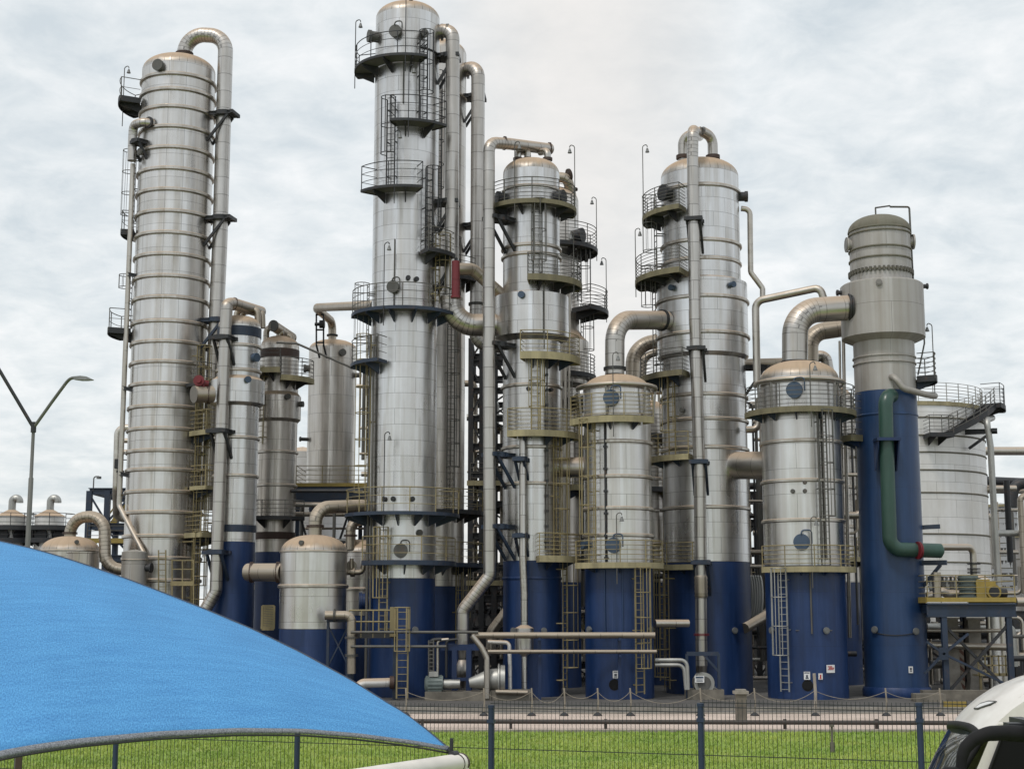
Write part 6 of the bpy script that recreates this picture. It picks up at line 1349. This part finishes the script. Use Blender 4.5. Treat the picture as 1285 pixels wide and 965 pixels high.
sm = part('fabric', mb, 'sail', sail); so_ = sm.modifiers.new('thickness', 'SOLIDIFY'); so_.thickness = .004; so_.offset = 0
mb = MB(); e_ = [row[0] for row in grid]
vs = []; fs = []
for i, row in enumerate(grid):
    wd = .036*(1-.55*i/NU); inn = (row[1]-row[0]).normalized() if (row[1]-row[0]).length > 1e-5 else Vector((0, 1, 0))
    p = row[0] - inn*.002; vs += [p + Vector((0, 0, .004)), p + inn*wd*1.25 + Vector((0, 0, .006)), p + Vector((0, -.004, -wd*.55)), p + inn*.03 + Vector((0, 0, -wd*.55))]
for i in range(NU):
    k = 4*i
    fs += [(k, k+4, k+5, k+1), (k+2, k+6, k+4, k), (k+3, k+7, k+6, k+2)]
mb.add(vs, fs, None, True); part('hem', mb, 'hem', sail)
mb = MB(); mb.tube([p + Vector((0, -.002, -.022)) for p in e_[::3]], .006, 6); part('edge_cable', mb, 'dark', sail)
mb = MB(); mb.tube([row[-1] for row in grid][::3], .009, 6); part('edge_cable', mb, 'steelblue', sail)
# frame beam, clamp and hidden post
bm = thing('support_beam', 'cream white round beam with a rusty end holding the point of the blue sail', 'beam', (0, 9, 2.6))
e1 = W(577, 957, 9.85); e0 = W(300, 1003, 6.9)
mb = MB(); mb.tube([e0, e0.lerp(e1, .5), e1], .062, 28); part('tube', mb, 'beam', bm)
mb = MB(); d = (e1-e0).normalized(); mb.tube([e1 - d*.01, e1 + d*.012], .066, 28); part('end_cap', mb, 'brown', bm)
mb = MB(); mb.tube([e1, e1 - Vector((0, 0, e1.z))], .06, 20); part('post', mb, 'beam', bm)
cl = thing('cable_clamp', 'black bolt and clamp pinning the blue sail corner to the cream beam', 'clamp', tuple(e1))
mb = MB(); tp = e1 - d*.12 + Vector((0, 0, .062)); mb.tube([Vector((cX, cY, cZ-.01)), tp + Vector((0, 0, .005))], .016, 8); mb.tube([tp - d*.05, tp + d*.05], .022, 8); mb.tube([tp + Vector((-.015, 0, 0)), tp + Vector((-.015, 0, .085))], .012, 8); mb.box(tp + Vector((-.015, 0, .09)), (.022, .022, .02)); part('bolt', mb, 'dark', cl)
mb = MB(); mb.tube([e1 - d*.10 + Vector((.065*math.sin(D2(x)), 0, .065*math.cos(D2(x)))) for x in range(-80, 181, 20)], .005, 6); part('strap', mb, 'dark', cl)
for px, Y_, lab in ((24, 15.5, 'brown square post standing under the left part of the blue sail'),):
    mb = MB(); x = W(px, 950, Y_).x; mb.beam((x, Y_, 0), (x, Y_, 2.62), .055, .055, (0, 1, 0)); solo('sail_post', mb, 'brown', lab, 'post')

# =================================================================== STREET LAMP
sl_ = thing('street_lamp', 'grey twin armed street lamp rising behind the blue sail at far left', 'street lamp', (W(37, 640, 38).x, 38, 0)); lx = sl_.location.x
zt_ = W(38, 532, 38).z; zm = W(37, 600, 38).z
mb = MB(); mb.tube([(lx, 38, 0), (lx, 38, zm), (lx, 38, zm+.02), (lx, 38, zt_)], [.07, .062, .046, .042], 14); part('pole', mb, 'polegrey', sl_)
mb = MB(); mb.tube([(lx, 38, zt_-.22), (lx, 38, zt_+.05)], .07, 12); part('collar', mb, 'dark', sl_)
q0 = Vector((lx, 38, zt_-.1))
r1 = [q0, q0.lerp(W(84, 478, 37.6), .55), W(84, 479, 37.6), W(89, 474.5, 37.5), W(96, 474, 37.4)]
mb = MB(); mb.tube(bend(r1, .35, 5), .042, 10); a1 = part('arm', mb, 'polegrey', sl_)
hd = W(94, 475, 37.4)
mb = MB(); vs = []
for x, w_, z0_, z1_ in ((0, .05, -.03, .05), (.22, .11, -.05, .06), (.42, .11, -.05, .04), (.62, .06, -.045, -.03)):
    vs += [hd + Vector((x*.8-.02, -w_, z0_)), hd + Vector((x*.8-.02, w_, z0_)), hd + Vector((x*.8-.02, w_*.8, z1_)), hd + Vector((x*.8-.02, -w_*.8, z1_))]
fs = [(0, 1, 2, 3), (15, 14, 13, 12)]
for i in range(3):
    for k in range(4): fs.append((4*i+k, 4*i+4+k, 4*i+4+(k+1) % 4, 4*i+(k+1) % 4))
mb.add(vs, fs); part('lamp_head', mb, 'lamp', a1)
q1 = W(-42, 395, 37.6)
mb = MB(); mb.tube(bend([q0, q0.lerp(q1, .6), q1, q1 + Vector((-.2, 0, .12)), q1 + Vector((-.4, 0, .12))], .3, 5), .045, 10); a2 = part('arm', mb, 'dark', sl_)
mb = MB(); mb.add([v - hd + q1 + Vector((-.85, 0, .12)) for v in vs], fs); part('lamp_head', mb, 'lamp', a2)

# =================================================================== BUS AT LOWER RIGHT
m, t, b = mat('off white bus paint'); LK = t.links.new; ob = nd(t, 'ShaderNodeTexCoord').outputs['Object']; n1 = nd(t, 'ShaderNodeTexNoise', Scale=5.0, Detail=6.0, Roughness=.65); LK(mapping(t, ob, (1, 1, .5)), n1.inputs['Vector'])
LK(ramp(t, n1.outputs[0], .3, (.60, .57, .53), .7, (.74, .72, .69)), b.inputs['Base Color']); LK(maprange(t, n1.outputs[0], .3, .7, .25, .42), b.inputs['Roughness']); b.inputs['Coat Weight'].default_value = .25; M['buswhite'] = m
m, t, b = mat('windscreen glass'); b.inputs['Base Color'].default_value = (.03, .04, .042, 1); b.inputs['Roughness'].default_value = .05; b.inputs['Metallic'].default_value = 0; b.inputs['Specular IOR Level'].default_value = .8; b.inputs['Coat Weight'].default_value = .5; M['glass'] = m
m, t, b = mat('dark side glass'); b.inputs['Base Color'].default_value = (.006, .007, .007, 1); b.inputs['Roughness'].default_value = .12; b.inputs['Specular IOR Level'].default_value = .25; M['darkglass'] = m
M['busred'] = paint('dark red bus paint', (.16, .008, .012), .25, .1, streak=False)
EH = math.radians(-11)                                 # bus heads left, nosing slightly away, parked on a slight cross fall
hd_ = Vector((-math.cos(EH), -math.sin(EH), 0)); sd_ = Vector((math.sin(EH), -math.cos(EH), 0))    # forward, near side
b0 = W(1202, 903, 8.35)                                 # top centre of windscreen
HWD = .80
ROOF = [(-.01, -.012), (0, 0), (.03, .038), (.06, .07), (.13, .13), (.22, .19), (.34, .24), (.5, .285), (.75, .33), (1.1, .36), (1.6, .38), (3, .385), (8.5, .385)]
def bp_(l, y, z):
    return b0 - hd_*l + sd_*y + Vector((0, 0, z + .075*y))
bus = thing('parked_bus', 'white bus with black mirror arm, only its front roof corner in view at lower right', 'bus', (b0.x + 3, b0.y, 0))
NW = 24
def roofz(l, y, z):
    q = abs(y)/HWD; return z - .03*q*q - .05*max(0, (q-.6)/.4)**2.2
def plan(l, y): return l + .06*(abs(y)/HWD)**2.2*max(0, 1 - max(l, 0)/2.0)
mb = MB(); vs = []; fs = []
for (l, z) in ROOF:
    for k in range(NW+1):
        y = -HWD + 2*HWD*k/NW; vs.append(bp_(plan(l, y), y, roofz(l, y, z)))
for i in range(len(ROOF)-1):
    for k in range(NW): fs.append((i*(NW+1)+k, i*(NW+1)+k+1, (i+1)*(NW+1)+k+1, (i+1)*(NW+1)+k))
mb.add(vs, fs, None, True); rf = part('roof', mb, 'buswhite', bus)
# windscreen
SCR = [(-.02, -.02), (-.11, -.18), (-.25, -.45), (-.42, -.80), (-.60, -1.25)]
mb = MB(); vs = []; fs = []
for (l, z) in SCR:
    for k in range(NW+1):
        y = (-HWD + .03) + 2*(HWD-.03)*k/NW; vs.append(bp_(plan(l, y), y, roofz(l, y, z)))
for i in range(len(SCR)-1):
    for k in range(NW): fs.append((i*(NW+1)+k, (i+1)*(NW+1)+k, (i+1)*(NW+1)+k+1, i*(NW+1)+k+1))
mb.add(vs, fs, None, True); ws = part('windscreen', mb, 'glass', bus); sw = ws.modifiers.new('thickness', 'SOLIDIFY'); sw.thickness = .008
gas = [vs[k] + Vector((0, 0, -.004)) for k in range(NW+1)]
mb = MB(); mb.tube([gas[0] - Vector((0, 0, .05))] + gas + [vs[(NW+1)*j + NW] + hd_*.01 for j in range(1, len(SCR))], .02, 12); part('rubber_gasket', mb, 'black', ws)
mb = MB(); mb.tube([vs[(NW+1)*j] + hd_*.01 for j in range(0, len(SCR))], .027, 12); part('rubber_gasket', mb, 'black', ws)
# body below roof: pillars, near and far side, front
mb = MB(); vs = []; 
prof = [(HWD+.006, -.06), (HWD+.01, -.5), (HWD+.01, -1.3), (HWD, -2.6), (HWD-.05, -2.95)]
for sgn in (1, -1):
    base = []
    for (l, z0_) in ROOF[1:]:
        for (y, z) in [(HWD, roofz(l, HWD, z0_)), (HWD+.004, min(-.02, roofz(l, HWD, z0_)-.01))] + prof:
            base.append(bp_(plan(l, y) + .03*(l < .02) - .46*max(0, -z-.05)*max(0, 1-l/.9), sgn*y, z))
    fs = []; n_ = len(prof) + 2
    for i in range(len(ROOF)-2):
        for k in range(n_-1):
            q = (i*n_+k, (i+1)*n_+k, (i+1)*n_+k+1, i*n_+k+1); fs.append(q if sgn > 0 else q[::-1])
    mb.add(base, fs, None, False)
part('side_body', mb, 'buswhite', bus)
mb = MB(); 
fr_ = [bp_(-.46, -HWD, -1.25), bp_(-.60, 0, -1.25), bp_(-.46, HWD, -1.25), bp_(-.5, HWD, -2.9), bp_(-.66, 0, -2.9), bp_(-.5, -HWD, -2.9)]
mb.add(fr_, [(0, 1, 4, 5), (1, 2, 3, 4)]); part('front_panel', mb, 'buswhite', bus)
# side glazing (near side) and red stripe, slightly proud
mb = MB(); y = HWD+.022
mb.add([bp_(.13, y, -.08), bp_(8.4, y, -.05), bp_(8.4, y, -1.2), bp_(-.33, y, -1.2)], [(0, 3, 2, 1)], None, False); sw_ = part('side_window', mb, 'darkglass', bus)
mb = MB(); mb.tube([bp_(-.33, y+.01, -1.2), bp_(.13, y, -.08), bp_(8.4, y, -.05)], .015, 8); part('window_seal', mb, 'black', sw_)
# red flash along the roof edge
mb = MB(); vsr = []
for i in range(9):
    l = .14 + .5*i/8 + (6.5 if i == 8 else 0); h = .004 + .085*min(1, i/6)
    vsr += [bp_(l, HWD+.016, -.04), bp_(l, HWD+.014, -.04 + h*1.5)]
mb.add(vsr, [(2*i, 2*i+2, 2*i+3, 2*i+1) for i in range(8)]); rs = part('red_stripe', mb, 'busred', bus); rs.modifiers.new('t', 'SOLIDIFY').thickness = .006
# marker lamp recess in the brow
def on_roof(l, y): return bp_(plan(l, y), y, roofz(l, y, interp([(a_, c_) for a_, c_ in ROOF], l)) + .004)
ml = None
mb = MB(); pth = [on_roof(l_, y_) for l_, y_ in ((.050, .32), (.078, .36), (.095, .48), (.105, .60), (.085, .57), (.066, .50), (.052, .42))]
mb.tube(pth, .006, 6, closed=True); part('marker_lamp_rim', mb, 'cover', bus)
mb = MB(); mb.add(pth, [tuple(range(len(pth)))]); pl_ = part('marker_lamp', mb, 'white', bus); pl_.modifiers.new('t', 'SOLIDIFY').thickness = .004
# mirror arm, bracket and mirror
aY = 6.95
arm = [W(1305, 922, aY+.1), W(1262, 919, aY+.05), W(1240, 920, aY), W(1222, 927, aY), W(1211, 938, aY), W(1207, 950, aY), W(1206, 966, aY)]
mb = MB(); mb.tube(bend(arm, .07, 5), [.038 - .014*i/(len(bend(arm, .07, 5))-1) for i in range(len(bend(arm, .07, 5)))], 14); ar = part('mirror_arm', mb, 'black', bus)
mb = MB(); mb.box(tuple(W(1272, 914, aY+.12)), (.07, .08, .055)); mb.box(tuple(W(1288, 914, aY+.15)), (.06, .3, .09)); part('arm_bracket', mb, 'dark', ar)
mb = MB(); c_ = W(1196, 1010, aY); 
mb.tube([c_ + Vector((.03, 0, -.17)), c_ + Vector((.02, 0, .0)), c_ + Vector((.0, 0, .15)), c_ + Vector((0, 0, .17))], [.05, .08, .07, .03], 16); part('mirror_head', mb, 'black', ar)
mb = MB()
for sg in (1, -1):
    for l in (1.2, 6.3):
        c_ = bp_(l, sg*(HWD-.14), -b0.z+.48); mb.tube([c_ - sd_*.14, c_ + sd_*.14], .48, 28)
part('wheel', mb, 'black', bus)
